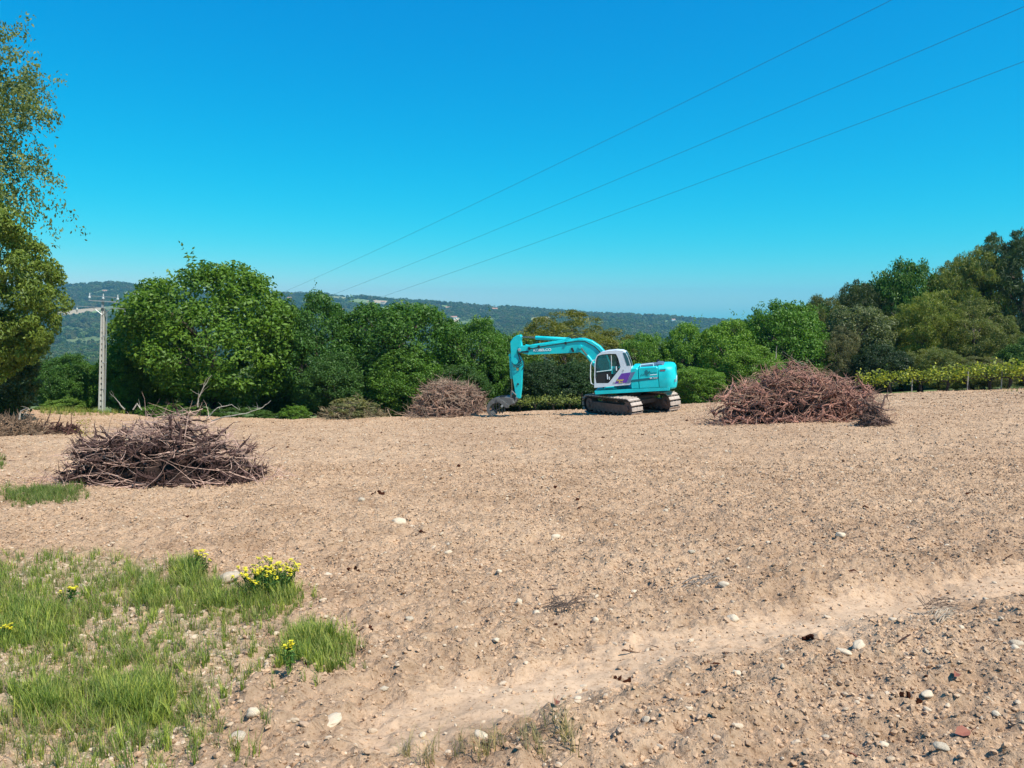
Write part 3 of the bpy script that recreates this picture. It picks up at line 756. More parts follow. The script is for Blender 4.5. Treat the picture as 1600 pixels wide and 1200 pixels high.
SMALL = ['small pale stone left of the dark clods high in the field', 'small pale stone just right of and below the white rounded stone', 'small stone right of the big yellow flower clump', 'small stone on bare soil right of the tallest grass clump', 'small stone left of centre between grass and wheel track', 'small stone at the upper edge of the wheel track, centre',
    'small stone near the bottom centre right of the standing red brown leaf', 'small stone below the wheel track right of centre', 'small stone near the bottom between centre and right corner', 'small stone left of the bottom edge leaf', 'small stone left of the longest dark clod cluster, above it', 'small stone just right of the grey straw bundle',
    'small stone high at the right above the rootlet tangle', 'small stone in the middle right of the bare field', 'small stone above the wheel track, centre right', 'small stone above the grey twig sprays', 'small stone between the dry weed fan and the grey twig sprays', 'small stone at the bottom edge near the right corner, left of the larger one',
    'small stone below and right of the tallest grass clump', 'small stone low at the right edge', 'small stone left of the flat white stone at the bottom', 'small stone far up the field below the excavator tracks', 'small stone left of the dark clod pair in the mid field', 'small stone far up the field below the large root heap']
for i, (px, py, w) in enumerate(((565, 790, 14), (700, 868, 12), (512, 905, 14), (640, 985, 13), (775, 1020, 12), (903, 1090, 14), (1010, 1148, 16), (1150, 1075, 14), (1225, 1120, 15), (1290, 1155, 16),
        (1395, 980, 12), (1500, 1000, 13), (1540, 930, 11), (1480, 860, 11), (1200, 860, 11), (1080, 880, 11), (990, 930, 12), (1380, 1180, 16), (600, 1080, 14), (1555, 1130, 15), (660, 1150, 15), (1040, 800, 10), (780, 905, 11), (1420, 790, 10))):
    stone(px, py, w, SMALL[i], 50+i, .55, M_WSTONE if i % 3 else M_LIME, name='small_stone')
# dark holes in the soil: lumps coloured dark stand in for their shade
def hole_clods(px, py, w, label, seed, n=6, group=None):
    p = fhit(px, py); t = thing('dark_clod_cluster', label, 'clod', p, 0, group); q = random.Random(seed)
    for i in range(n):
        k = (i-(n-1)/2)/n*w/F*p.y
        o = link(bpy.data.objects.new('clod', rock_mesh('dark_clod_mesh', seed*7+i, M_HOLE if i % 3 else M_CLOD, 1, .7, .4)), t)
        s = w/F*p.y*q.uniform(.14, .25); o.scale = (s, s*.8, s*.8); xx, yy = k, q.uniform(-.3, .3)*w/F*p.y*.6-k*.3
        o.location = (xx, yy, fzs(p.x+xx, p.y+yy)-p.z+s*.2); o.rotation_euler = (q.uniform(0, 3), q.uniform(0, 3), q.uniform(0, 6))
for a in ((1272, 1010, 46, 'longest dark damp clod cluster, below the wheel track on the right', 1), (1420, 1103, 36, 'elongated dark clod cluster in the near right soil', 2), (899, 805, 20, 'dark clod pair standing out in the middle of the bare field', 3),
          (548, 905, 30, 'dark clods right of the big yellow flower clump', 4), (572, 1000, 28, 'dark clods just right of the tallest grass clump', 5), (588, 781, 24, 'dark clods high in the field right of the left root heap', 6),
          (655, 842, 22, 'dark clods just below the white rounded stone', 7), (970, 1060, 32, 'dark clods on the near edge of the wheel track', 8)):
    hole_clods(*a)

# leaves and scraps
M_DLEAF = simple('dry_red_brown_leaf', (.26, .09, .055), .7, var=.3, scale=30)
def dry_leaf(px, py, w, label, rz, fold=.5):
    p = fhit(px, py); s = w/F*p.y/2; b = MB()
    pts = [(-1, 0, 0), (-.5, .5, fold*.5), (.2, .62, fold*.6), (1, .05, .1), (.2, -.5, fold*.7), (-.5, -.45, fold*.4), (0, 0, 0)]
    b.add(pts, [(6, 0, 5), (6, 5, 4), (6, 4, 3), (6, 3, 2), (6, 2, 1), (6, 1, 0)])
    b.tube([(1, .05, .1), (1.3, .1, .5), (1.4, .12, .9)], .04, 5)
    b.M = Matrix(); o = b.build('dry_leaf', M_DLEAF); o.location = (p.x, p.y, p.z+s*.15+.01); o.scale = (s, s, s); o.rotation_euler = (.5, .1, rz)
    tag(o, label, 'leaf')
dry_leaf(1504, 1155, 34, 'largest curled red brown leaf near the bottom right corner', .3)
dry_leaf(868, 1122, 20, 'dark red brown leaf standing up on the pale track bottom centre', 1.4, 1.0)
dry_leaf(1330, 1185, 24, 'dark reddish leaf at the bottom edge right of centre', 2.2)
dry_leaf(1492, 1074, 20, 'curved dark brown leaf shape in the near right soil', .9, .9)
dry_leaf(1118, 1058, 18, 'small red brown leaf on the wheel track right of centre', 2.9)
o = None
# bundle of grey dry straw
def straw(px, py, w, label, seed, n=26, color=(.42, .35, .27), spread=.5):
    p = fhit(px, py); s = w/F*p.y; b = MB(); q = random.Random(seed); a0 = q.uniform(.3, .7)
    for i in range(n):
        a = a0+q.uniform(-spread, spread); L = s*q.uniform(.3, .6); x0 = q.uniform(-.25, .25)*s; y0 = q.uniform(-.2, .2)*s
        z0 = q.uniform(0, .05)
        b.tube([(x0-math.cos(a)*L/2, y0-math.sin(a)*L/2, z0), (x0, y0, z0+.03), (x0+math.cos(a)*L/2, y0+math.sin(a)*L/2, z0+q.uniform(0, .05))], [.002, .003, .0015], 4)
    o = b.build('straw_bundle', M_WOOD); o.color = (*color, 1); o.location = p; tag(o, label, 'straw'); return o
straw(1474, 985, 60, 'bundle of thin grey straw stalks on the soil at the right', 1)
straw(885, 965, 90, 'loose fan of brown dry weed stalks left of centre in the near soil', 2, 34, (.20, .15, .12), 1.2)
straw(1095, 920, 70, 'thin grey weathered twig sprays right of centre', 3, 16, (.28, .25, .22), .4)
straw(1470, 950, 90, 'tangle of fine brown rootlets above the grey straw bundle', 4, 30, (.22, .16, .12), 1.4)

# ------------------------------------------------------------------ heaps of uprooted vines
def wiggle(b, q, p, d, L, r0, n=5, wob=.42, sides=5, sag=0):
    pts = [Vector(p)]; d = Vector(d).normalized(); rad = [r0]
    for i in range(n):
        d = (d + Vector((q.uniform(-wob, wob), q.uniform(-wob, wob), q.uniform(-wob, wob)-sag))).normalized()
        pts.append(pts[-1]+d*L/n); rad.append(r0*(1-.8*(i+1)/n))
    b.tube(pts, rad, sides); return pts
def stump_mesh(seed):
    q = random.Random(seed); b = MB(); pts = [Vector((0, 0, -.28))]; rad = [.050]
    d = Vector((q.uniform(-.2, .2), q.uniform(-.2, .2), 1))
    for i in range(4):
        d = (d+Vector((q.uniform(-.5, .5), q.uniform(-.5, .5), .2))).normalized(); pts.append(pts[-1]+d*.125); rad.append(q.uniform(.028, .044))
    b.tube(pts, rad, 6)
    for i in range(5):
        a = q.uniform(0, 6.28); wiggle(b, q, pts[0], (math.cos(a), math.sin(a), -q.uniform(.1, .9)), q.uniform(.25, .5), .022, 5, .45, 4)
    for i in range(3):
        a = q.uniform(0, 6.28); w = wiggle(b, q, pts[-1], (math.cos(a), math.sin(a), q.uniform(.2, .9)), q.uniform(.18, .4), .024, 4, .45, 4)
        wiggle(b, q, w[2], (math.cos(a+1), math.sin(a+1), .5), q.uniform(.12, .3), .010, 3, .3, 3)
    return b.mesh('vine_stump_mesh', M_WOOD, True)
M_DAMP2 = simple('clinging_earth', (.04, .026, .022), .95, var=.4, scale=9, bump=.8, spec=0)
STUMPS = [stump_mesh(200+i) for i in range(9)]
def heap(px0, px1, ptop, pbase, label, color, n, canes, seed, depth=.7, stump=1.0, cane_col=None, cane_len=.8, cane_r=.007, spill=.25, name='vine_root_heap', cat='root heap', power=.62, greens=0, group='heaps of uprooted vines', top_shift=0):
    p0 = fhit((px0+px1)/2, pbase); Y = p0.y; hw = (px1-px0)/2/F*Y; hd = hw*depth
    cy = Y+hd*.8; hw = hw*(cy/Y); cx = p0.x*cy/Y
    ztop = CAMZ+ray(0, ptop)[1]*cy; zb = fzs(cx, cy); H = ztop-zb-.08
    t = thing(name, label, cat, (cx, cy, zb), 0, group); q = random.Random(seed)
    def surf(u, v):
        rr = min(1, u*u+v*v); bump = .10*math.sin(u*5+seed)+.08*math.sin(v*7+u*3)
        return H*max(0, (1-rr))**power*(1+bump*.8-top_shift*u)
    for i in range(n):
        while True:
            u, v = q.uniform(-1, 1), q.uniform(-1, 1)
            if u*u+v*v < .97: break
        v = -abs(v) if q.random() < .45 else v
        if u*u+v*v > .97: v *= .5
        h = surf(u, v); lay = q.random()**.5
        X, Yl = u*hw*.93, v*hd*.93; z = h*lay
        g = fzs(cx+X, cy+Yl)-zb
        o = bpy.data.objects.new('vine_stump', STUMPS[q.randrange(9)]); link(o, t)
        s = stump*q.uniform(.7, 1.25); o.scale = (s, s, s)
        o.location = (X, Yl, max(g+.06, g*(1-lay)+z)); 
        o.rotation_euler = (q.uniform(.9, 2.2)*q.choice((-1, 1)), q.uniform(-.8, .8), q.uniform(0, 6.28)); k = q.uniform(.7, 1.25)
        o.color = (color[0]*k, color[1]*k, color[2]*k, 1)
    for i in range(int(n*.4)):           # skirt of stumps lying on the soil round the foot
        a = q.uniform(0, 6.28) if i % 2 else q.uniform(3.3, 6.1); rr = q.uniform(.72, .98); X, Yl = math.cos(a)*rr*hw, math.sin(a)*rr*hd
        o = bpy.data.objects.new('vine_stump', STUMPS[q.randrange(9)]); link(o, t); sc = stump*q.uniform(.6, 1.0); o.scale = (sc, sc, sc)
        o.location = (X, Yl, fzs(cx+X, cy+Yl)-zb+.10*sc+q.uniform(0, .10)*stump); o.rotation_euler = (q.uniform(1.2, 1.9)*q.choice((-1, 1)), q.uniform(-.4, .4), q.uniform(0, 6.28)); k = q.uniform(.7, 1.2); o.color = (color[0]*k, color[1]*k, color[2]*k, 1)
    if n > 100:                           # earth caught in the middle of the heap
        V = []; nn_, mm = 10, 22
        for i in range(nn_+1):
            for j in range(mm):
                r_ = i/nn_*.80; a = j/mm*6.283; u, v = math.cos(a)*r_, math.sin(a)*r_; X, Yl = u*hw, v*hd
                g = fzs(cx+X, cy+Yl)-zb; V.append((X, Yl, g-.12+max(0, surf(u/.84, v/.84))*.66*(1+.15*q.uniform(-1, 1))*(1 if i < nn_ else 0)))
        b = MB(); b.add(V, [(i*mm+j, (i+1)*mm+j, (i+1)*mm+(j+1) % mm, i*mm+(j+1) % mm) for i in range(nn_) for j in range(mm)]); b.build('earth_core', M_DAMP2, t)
    b = MB()
    for i in range(canes):
        u, v = q.gauss(0, .5), q.gauss(0, .5)
        if i < canes*spill:
            a = q.uniform(0, 6.28); rr = q.uniform(.8, 1.18); u, v = math.cos(a)*rr, math.sin(a)*rr
        h = surf(u, v) if u*u+v*v < 1 else 0
        X, Yl = u*hw, v*hd; g = fzs(cx+X, cy+Yl)-zb if u*u+v*v < 1.7 else 0
        dirv = Vector((q.uniform(-1, 1), q.uniform(-.7, .7), q.uniform(-.25, .45)))
        L = cane_len*q.uniform(.4, 1.3)
        s0 = Vector((X, Yl, max(g+.03, h*q.uniform(.8, 1.06)))) - dirv.normalized()*L*.4
        s0.z = max(s0.z, g+.02)
        wiggle(b, q, s0, dirv, L, cane_r*q.uniform(.6, 1.4), 6, .22, 3)
    c = b.build('cane_tangle', M_WOOD, t, True); c.color = (*(cane_col or color), 1); c['kind'] = 'stuff'
    return t
heap(98, 418, 652, 766, 'dark purplish heap of uprooted vines with pale canes on top, nearest heap at left', (.10, .062, .056), 280, 800, 1, .55, .50, (.66, .45, .36), .6, .0056, .35, power=.40)
heap(1108, 1374, 577, 663, 'largest reddish brown heap of uprooted vine roots, right of the excavator', (.36, .195, .15), 300, 800, 2, .6, .95, (.58, .38, .27), .8, .008, .25, power=.38)
heap(645, 762, 597, 653, 'rounded tall brown heap of vine roots beside the excavator bucket', (.29, .19, .145), 240, 900, 3, .9, 1.1, (.42, .31, .23), 1.1, .014, .08, power=.42)
heap(-120, 78, 652, 682, 'low scattered pale brown heap of roots cut by the left edge', (.22, .15, .10), 160, 420, 4, .5, .9, (.30, .22, .15), .9, .010, .4, power=.7)
heap(76, 116, 664, 681, 'short dark reddish bundle of vine trunks at the end of the low left heap', (.11, .06, .05), 26, 20, 5, .5, .9, None, .4, .008, .1, power=.7)
heap(1345, 1385, 612, 668, 'small tangle of roots at the right end of the large heap', (.18, .12, .10), 26, 60, 6, .8, .8, (.26, .18, .14), .5, .007, .3, power=.8)
br = heap(505, 600, 628, 657, 'heap of cut leafy brush with dull yellow green foliage at the field edge', (.26, .21, .13), 60, 420, 7, .6, 1.0, (.36, .31, .19), .8, .010, .2, name='brush_heap', cat='brush heap', group='heaps of cut brush')
sh = link(bpy.data.objects.new('withered_leaves', SHRUB[0]), br); sh.scale = (1.45, .9, .75); sh.location = (0, 0, .35); sh.color = (.20, .20, .07, 1)
# black gnarled trunk ends standing out of the nearest heap, at its left
t0 = fhit(150, 745)
tt = thing('gnarled_vine_trunk', 'black gnarled vine trunk poking out at the left end of the nearest heap', 'vine trunk', (at(150, 712, t0.y+.9)), 0)
b = MB(); q = random.Random(3)
w = wiggle(b, q, (.35, .2, -.35), (-.5, 0, .5), .55, .05, 6, .35, 7); wiggle(b, q, w[3], (-1, 0, .1), .3, .032, 4, .4, 6); wiggle(b, q, w[5], (-.4, 0, 1), .26, .026, 4, .5, 6); wiggle(b, q, w[5], (.5, 0, .8), .22, .022, 4, .5, 6); wiggle(b, q, w[6], (-1, 0, .3), .2, .02, 4, .5, 5)
o = b.build('bark', M_WOOD, tt, True); o.color = (.022, .018, .018, 1)
t2 = thing('gnarled_vine_trunk', 'dark knobbly vine trunk lying on top of the right shoulder of the nearest heap', 'vine trunk', (at(345, 692, t0.y+1.1)), 0)
b = MB(); w = wiggle(b, q, (-.3, 0, .08), (1, 0, -.1), .75, .04, 7, .3, 7); wiggle(b, q, w[6], (.2, 0, 1), .16, .024, 3, .4, 6)
o = b.build('bark', M_WOOD, t2, True); o.color = (.05, .04, .038, 1)
# long bare pale branches
def branch(pxs, Y, label, r0=.02, color=(.42, .38, .32), sub=3, seed=1):
    q = random.Random(seed); pts = [at(px, py, Y+dy) for px, py, dy in pxs]; o0 = pts[0].copy()
    t = thing('bare_branch', label, 'branch', o0, 0); b = MB(); loc = [p-o0 for p in pts]
    fine = []
    for a, c in zip(loc[:-1], loc[1:]):
        for k in range(3): fine.append(a.lerp(c, k/3)+Vector((q.uniform(-1, 1), q.uniform(-1, 1), q.uniform(-1, 1)))*r0*.6*(k > 0))
    fine.append(loc[-1]); m = len(fine)
    b.tube(fine, [r0*(1-.75*i/(m-1)) for i in range(m)], 6); ob = b.build('stem', M_WOOD, t, True); ob.color = (*color, 1)
    b = MB()
    for i in range(sub):
        k = q.randrange(m//3, m); wiggle(b, q, fine[k], (q.uniform(-1, 1), q.uniform(-.3, .3), q.uniform(.1, 1)), q.uniform(6, 16)*r0, r0*.35, 4, .3, 4)
    ob = b.build('side_twigs', M_WOOD, t, True); ob.color = (*color, 1)
branch([(330, 658, 0), (352, 651, 0), (385, 646, .2), (410, 637, .4), (423, 626, .6)], 13.2, 'long pale bare branch reaching right from the top of the nearest heap', .012, sub=5, seed=4)
branch([(322, 655, 0), (340, 637, 0), (362, 632, .2), (375, 641, .2)], 13.2, 'pale forked bare branch arching above the nearest heap', .009, sub=4, seed=5)
branch([(309, 636, 0), (310, 622, 0), (318, 605, .1), (331, 586, .2)], 40, 'tall pale curved dead stem standing before the big round tree', .045, sub=5, seed=6)
branch([(195, 640, 0), (186, 629, 0), (178, 620, 0)], 30, 'short pale bare stick leaning just right of the pole foot', .03, sub=2, seed=7)
branch([(208, 640, 0), (214, 630, 0), (222, 641, 0)], 30, 'small pale hooked stick right of the leaning stick', .03, sub=2, seed=8)
branch([(290, 667, 0), (286, 648, 0), (284, 640, 0)], 13, 'thin short twig sticking up from the middle of the nearest heap', .006, sub=3, seed=9)
branch([(70, 665, 0), (76, 652, 0), (80, 640, .0)], 24, 'dark crooked stick rising from the right end of the low left heap', .022, (.09, .06, .05), sub=2, seed=10)
branch([(30, 655, 0), (33, 642, 0), (45, 638, 0), (36, 650, 0)], 24, 'pale looped root standing on the low left heap', .028, sub=2, seed=11)
branch([(430, 697, 0), (414, 706, 0), (402, 725, 0)], 12.5, 'dark curved twig rising from the right end of the nearest heap', .008, (.12, .08, .07), sub=5, seed=12)
branch([(1260, 570, 0), (1247, 566, 0), (1222, 548, 0)], 24, 'thin pale twig arching from the top of the large root heap', .010, sub=4, seed=13)
branch([(1212, 560, 0), (1213, 548, 0), (1214, 540, 0)], 40, 'thin upright pale stake behind the large root heap', .03, sub=0, seed=14)
branch([(1380, 640, 0), (1376, 652, 0), (1366, 664, 0)], 22.5, 'forked twig at the right foot of the large root heap', .014, (.2, .13, .1), sub=4, seed=15)
branch([(38, 858, 0), (75, 857, 0), (126, 855, 0)], 7.9, 'straight thin brown stick lying on the soil left of the weeds', .008, (.2, .14, .1), sub=1, seed=16)
branch([(1004, 847, 0), (1015, 846, 0), (975, 845, 0)], 7.9, 'short brown stick lying in the middle of the bare soil', .006, (.2, .13, .09), sub=0, seed=17)
# ------------------------------------------------------------------ excavator
def excavator():
    ctr = hit(985, 634, 44); Yc = 38.5
    ax, _ = ray(985, 634); X0 = ax*Yc; base = Vector((X0, Yc, fzs(X0, Yc)+.18))
    root = thing('excavator', 'turquoise tracked excavator with white cab, arm down and slotted bucket on the ground', 'excavator', base)
    Rz = Matrix.Rotation(R(180-13), 4, 'Z')                 # machine +X (boom) points left in the view and slightly away
    tilt = Matrix.Rotation(R(4.6), 4, Vector((0, -1, 0)))   # nose down: tilt about the world Y axis
    Mw = Matrix.Translation(base) @ tilt @ Rz
    root.matrix_world = Mw; root.rotation_mode = 'XYZ'
    Mi = Mw.inverted()
    def pl(px, py, yl):
        """local x,z where the pixel ray meets the machine plane y = yl"""
        a, bb = ray(px, py); o = Mi @ Vector((0, 0, CAMZ)); d = (Mi @ Vector((a, 1, CAMZ+bb))) - o
        t = (yl-o.y)/d.y; p = o+d*t; return (p.x, p.z)
    # --- undercarriage, turned under the house
    U = Matrix.Rotation(R(-49), 4, 'Z'); Lh = 1.62; rr_ = .46; gauge = 1.12; sw = .62
    P = 2*Lh*2/2*2 + 2*math.pi*rr_
    peri = 4*Lh + 2*math.pi*rr_; ns = 38
    def loop(s):
        s = s % peri
        if s < 2*Lh: return (-Lh+s, 2*rr_, 0)
        s -= 2*Lh
        if s < math.pi*rr_: a = s/rr_; return (Lh+math.sin(a)*rr_, rr_+math.cos(a)*rr_, a)
        s -= math.pi*rr_
        if s < 2*Lh: return (Lh-s, 0, math.pi)
        s -= 2*Lh; a = s/rr_; return (-Lh-math.sin(a)*rr_, rr_-math.cos(a)*rr_, math.pi+a)
    sb = MB(); pit = peri/ns
    sb.box((0, 0, 0), (pit*.74, sw, .045), ch=.008)
    sb.box((-.28*pit, 0, .03), (.02, sw*.98, .04))
    sb.box((0, .09, -.04), (pit*.8, .04, .05)); sb.box((0, -.09, -.04), (pit*.8, .04, .05))
    shoe = sb.mesh('track_shoe_mesh', M_STEEL)
    lift = -.14
    for side in (1, -1):
        f = MB(); f.M = U
        f.prism([(-1.45, .04), (-1.55, .20), (-1.45, .46), (1.45, .46), (1.6, .26), (1.45, .04)], side*gauge-.17, side*gauge+.17, .02)
        f.build('track_frame', M_FRAME, root)
        f = MB(); f.M = U; ch_ = [(p[0], p[1]) for p in (loop(i/48*peri) for i in range(48))]
        def sq(p, k): zc = rr_; return (p[0]*(1-k*.15), (p[1]-zc)*(1-k)+zc+lift)
        oo = [sq(p, .10) for p in ch_]; ii = [sq(p, .24) for p in ch_]; n_ = 48; y0, y1 = side*gauge-.24, side*gauge+.24
        f.add([(p[0], y0, p[1]) for p in oo]+[(p[0], y0, p[1]) for p in ii]+[(p[0], y1, p[1]) for p in oo]+[(p[0], y1, p[1]) for p in ii],
              sum([[(i, (i+1) % n_, n_+(i+1) % n_, n_+i), (2*n_+i, 3*n_+i, 3*n_+(i+1) % n_, 2*n_+(i+1) % n_), (i, 2*n_+i, 2*n_+(i+1) % n_, (i+1) % n_), (n_+i, n_+(i+1) % n_, 3*n_+(i+1) % n_, 3*n_+i)] for i in range(n_)], []))
        f.build('track_chain', M_BLACK, root)
        for i in range(ns):
            x, z, a = loop(i*pit)
            o = bpy.data.objects.new('track_shoe', shoe); link(o, root)
            o.matrix_local = U @ Matrix.Translation((x, side*gauge, z+lift)) @ Matrix.Rotation(a, 4, 'Y')
        for x, nm in ((Lh, 'idler_wheel'), (-Lh, 'drive_sprocket')):
            w = MB(); w.M = U
            w.tube([(x, side*gauge-.2, rr_+lift), (x, side*gauge-.19, rr_+lift), (x, side*gauge+.19, rr_+lift), (x, side*gauge+.2, rr_+lift)], [.26, .31, .31, .26], 20)
            w.tube([(x, side*gauge-.27, rr_+lift), (x, side*gauge+.27, rr_+lift)], .12, 14)
            w.build(nm, M_FRAME, root, True)
        for k in range(7):
            w = MB(); w.M = U; xx = -1.2+k*.4
            w.tube([(xx, side*gauge-.2, .17+lift), (xx, side*gauge+.2, .17+lift)], .10, 12); w.build('track_roller', M_FRAME, root, True)
        for xx in (-.6, .6):
            w = MB(); w.M = U; w.tube([(xx, side*gauge-.1, .60), (xx, side*gauge+.1, .60)], .07, 10); w.build('carrier_roller', M_FRAME, root, True)
    c = MB(); c.M = U
    c.box((0, 0, .52), (1.5, 1.9, .34), ch=.05); c.box((.75, 0, .42), (.35, 1.9, .2)); c.box((-.75, 0, .42), (.35, 1.9, .2)); c.build('car_body', M_FRAME, root)
    c = MB(); c.tube([(0, 0, .66), (0, 0, .98)], .62, 28); c.build('slewing_ring', M_BLACK, root, True)
    # --- house deck
    HW = 1.32
    xs_l = pl(929, 606, HW)[0]; xt = pl(1040, 590, HW)[0]
    c = MB(); c.prism([(xs_l, .98), (xs_l+.02, 1.14), (-2.0, 1.14), (-2.0, .98)], -HW, HW, .02); c.build('deck', M_TEAL, root)
    c = MB(); c.box((-.2, 0, .95), (2.9, 2.1, .05)); c.build('deck_underside', M_BLACK, root)
    ztop = 2.12
    # engine hood panels (left side, photographed) as separate doors
    xcab = pl(985, 590, HW)[0]; xcw = pl(1029, 590, HW)[0]; xd = pl(997.5, 590, HW)[0]
    def hood(x0, x1, nm, mat=M_TEAL, zt=ztop, zb=1.145, y0=-HW, y1=HW, bev=.025):
        c = MB(); c.prism([(x0, zb), (x0, zt-.07), (x0-.02, zt-.02), (x0-.07, zt), (x1+.05, zt), (x1, zt-.05), (x1, zb)], y0, y1, bev); return c.build(nm, mat, root)
    hood(xcab-.02, xd+.012, 'side_door', zt=ztop)
    hood(xd-.012, xcw+.012, 'engine_door', zt=ztop)
    # counterweight: rounded in plan
    xe = -2.32; n = 10; zt = ztop+.02; prof = []
    outl = [(xcw-.012, -HW), (xcw-.012, HW)]
    ol = [(xcw-.012, HW)] + [(xe+.45+(-.45)*math.sin(a), (HW-.45)+.45*math.cos(a)) for a in [i*math.pi/2/n for i in range(n+1)]]
    ol += [(xe, 0)] + [(p[0], -p[1]) for p in reversed(ol)]
    m = len(ol); rings = []
    for z, ins in ((1.02, .08), (1.06, .02), (1.12, 0), (1.9, 0), (zt-.12, .03), (zt-.04, .09), (zt, .2)):
        rings.append([(p[0]+(ins if p[0] < xcw-.1 else 0), p[1]*(1-ins/HW), z) for p in ol])
    c = MB(); c.add(sum(rings, []), [tuple(range(m-1, -1, -1)), tuple(range((len(rings)-1)*m, len(rings)*m))] + [(r*m+i, r*m+(i+1) % m, (r+1)*m+(i+1) % m, (r+1)*m+i) for r in range(len(rings)-1) for i in range(m)])
    cw = c.build('counterweight', M_TEAL, root, True)
    # hood top cover, exhaust, grey cowl
    xa = pl(998, 573, .6)[0]; xb = pl(1038, 571, .6)[0]
    c = MB(); c.prism([(xa, ztop-.01), (xa-.05, ztop+.03), (xb+.4, ztop+.05), (xb+.35, ztop+.10), (xb+.1, ztop+.08), (xb, ztop-.01)], -.9, .75, .02); c.build('engine_cover', M_GREY2, root)
    c = MB(); c.tube([(xa-.1, .8, ztop+.10), (xb+.5, .8, ztop+.14)], .018, 6); c.tube([(xa-.1, .8, ztop), (xa-.1, .8, ztop+.10)], .018, 6); c.tube([(xb+.5, .8, ztop), (xb+.5, .8, ztop+.14)], .018, 6); c.build('hood_rail', M_WLET, root)
    c = MB(); c.tube([(-1.4, -.9, ztop), (-1.4, -.9, ztop+.12), (-1.5, -.9, ztop+.16)], .05, 10); c.build('exhaust_pipe', M_BLACK, root, True)
    # right-side tool box / tank so other views hold up
    c = MB(); c.box((.75, -.95, 1.62), (1.5, .68, .9), ch=.06); c.build('fuel_tank', M_TEAL, root)
    # --- cab
    def poly(lst, y): return [pl(a, bb, y) for a, bb in lst]
    outer = [(928.5, 606), (928.5, 592), (929, 570), (930.5, 560), (933, 555), (938, 551), (948, 548.6), (962, 547.3), (972, 548), (977, 550.5), (980, 555), (983.5, 564), (986.5, 573), (986.5, 597), (984.5, 601.2)]
    win = [(931.5, 599), (930, 590), (930.3, 570), (931.5, 561), (934, 556), (940, 554), (952, 552.8), (962.5, 553), (966, 560), (969.5, 573), (968, 577), (953, 596), (950, 599)]
    oc = poly(outer, HW); wi = poly(win, HW)
    cy1, cy0 = HW-.005, HW-.93
    # side wall as a ring between outline and window
    def ring_wall(y0, y1, name, mat):
        c = MB(); no, ni = len(oc), len(wi)
        import bmesh
        bm = bmesh.new()
        vo = [bm.verts.new((p[0], y1, p[1])) for p in oc]; vi = [bm.verts.new((p[0], y1, p[1])) for p in wi]
        ed = [bm.edges.new((vo[i], vo[(i+1) % no])) for i in range(no)] + [bm.edges.new((vi[i], vi[(i+1) % ni])) for i in range(ni)]
        bmesh.ops.triangle_fill(bm, use_beauty=True, edges=ed)
        ex = bmesh.ops.extrude_face_region(bm, geom=list(bm.faces))
        for v in ex['geom']:
            if isinstance(v, bmesh.types.BMVert): v.co.y += (y0-y1)
        bmesh.ops.recalc_face_normals(bm, faces=bm.faces)
        me = bpy.data.meshes.new(name); bm.to_mesh(me); bm.free(); me.materials.append(mat)
        return link(bpy.data.objects.new(name, me), root)
    ring_wall(cy1-.06, cy1, 'cab_side', M_WHITE)
    ring_wall(cy0, cy0+.06, 'cab_inner_side', M_WHITE)
    # door frame (black rubber ring) and glazing set just inside
    def inset(poly_, k):
        cx = sum(p[0] for p in poly_)/len(poly_); cz = sum(p[1] for p in poly_)/len(poly_)
        return [(p[0]+(cx-p[0])*k, p[1]+(cz-p[1])*k) for p in poly_]
    c = MB(); n = len(wi); a1 = inset(wi, .004); a2 = inset(wi, .07)
    for y in (cy1-.045,):
        vs = [(p[0], y, p[1]) for p in a1]+[(p[0], y, p[1]) for p in a2]+[(p[0], y+.02, p[1]) for p in a1]+[(p[0], y+.02, p[1]) for p in a2]
        c.add(vs, [(i, (i+1) % n, n+(i+1) % n, n+i) for i in range(n)]+[(2*n+i, 3*n+i, 3*n+(i+1) % n, 2*n+(i+1) % n) for i in range(n)]+[(n+i, n+(i+1) % n, 3*n+(i+1) % n, 3*n+i) for i in range(n)])
    door = c.build('door', M_BLACK, root)
    for nm, lst in (('upper_pane', [(932, 580.5), (932, 562), (934.5, 557.5), (941, 555.3), (954, 554), (955, 577)]), ('rear_pane', [(956.8, 577), (956, 554), (962, 554), (968, 572.5), (966, 577), (957.5, 588)]), ):
        c = MB(); pz = poly(lst, HW); c.prism(pz, cy1-.052, cy1-.046); c.build(nm, M_GLASS, door)
    c = MB(); c.prism(poly([(931.5, 582.2), (931.8, 598), (949, 598), (955.5, 590), (955.4, 579.3)], HW), cy1-.056, cy1-.046); c.build('lower_panel', M_BLACK, door)
    c = MB(); pz = [pl(*q, HW) for q in ((932, 581.3), (955.5, 578.2), (954.8, 554.5))]
    c.tube([(p[0], cy1-.035, p[1]) for p in pz], .018, 6); c.build('window_rail', M_WHITE, door)
    c = MB(); p = pl(963, 576, HW); c.box((p[0], cy1-.01, p[1]), (.05, .04, .2), ch=.01); c.build('handle', M_WHITE, door)
    c = MB(); p = pl(949, 589, HW); c.box((p[0], cy1-.03, p[1]), (.05, .04, .24), ch=.01); p = pl(952, 591, HW); c.box((p[0], cy1-.03, p[1]), (.04, .04, .14)); c.build('lever_guard', M_WHITE, door)
    # rear quarter window
    c = MB(); c.prism(poly([(973, 551.3), (977.5, 551.6), (981.5, 560), (984.7, 571), (979.5, 571.5)], HW), cy1-.001, cy1+.008); c.build('rear_quarter_window', M_GLASS2, root)
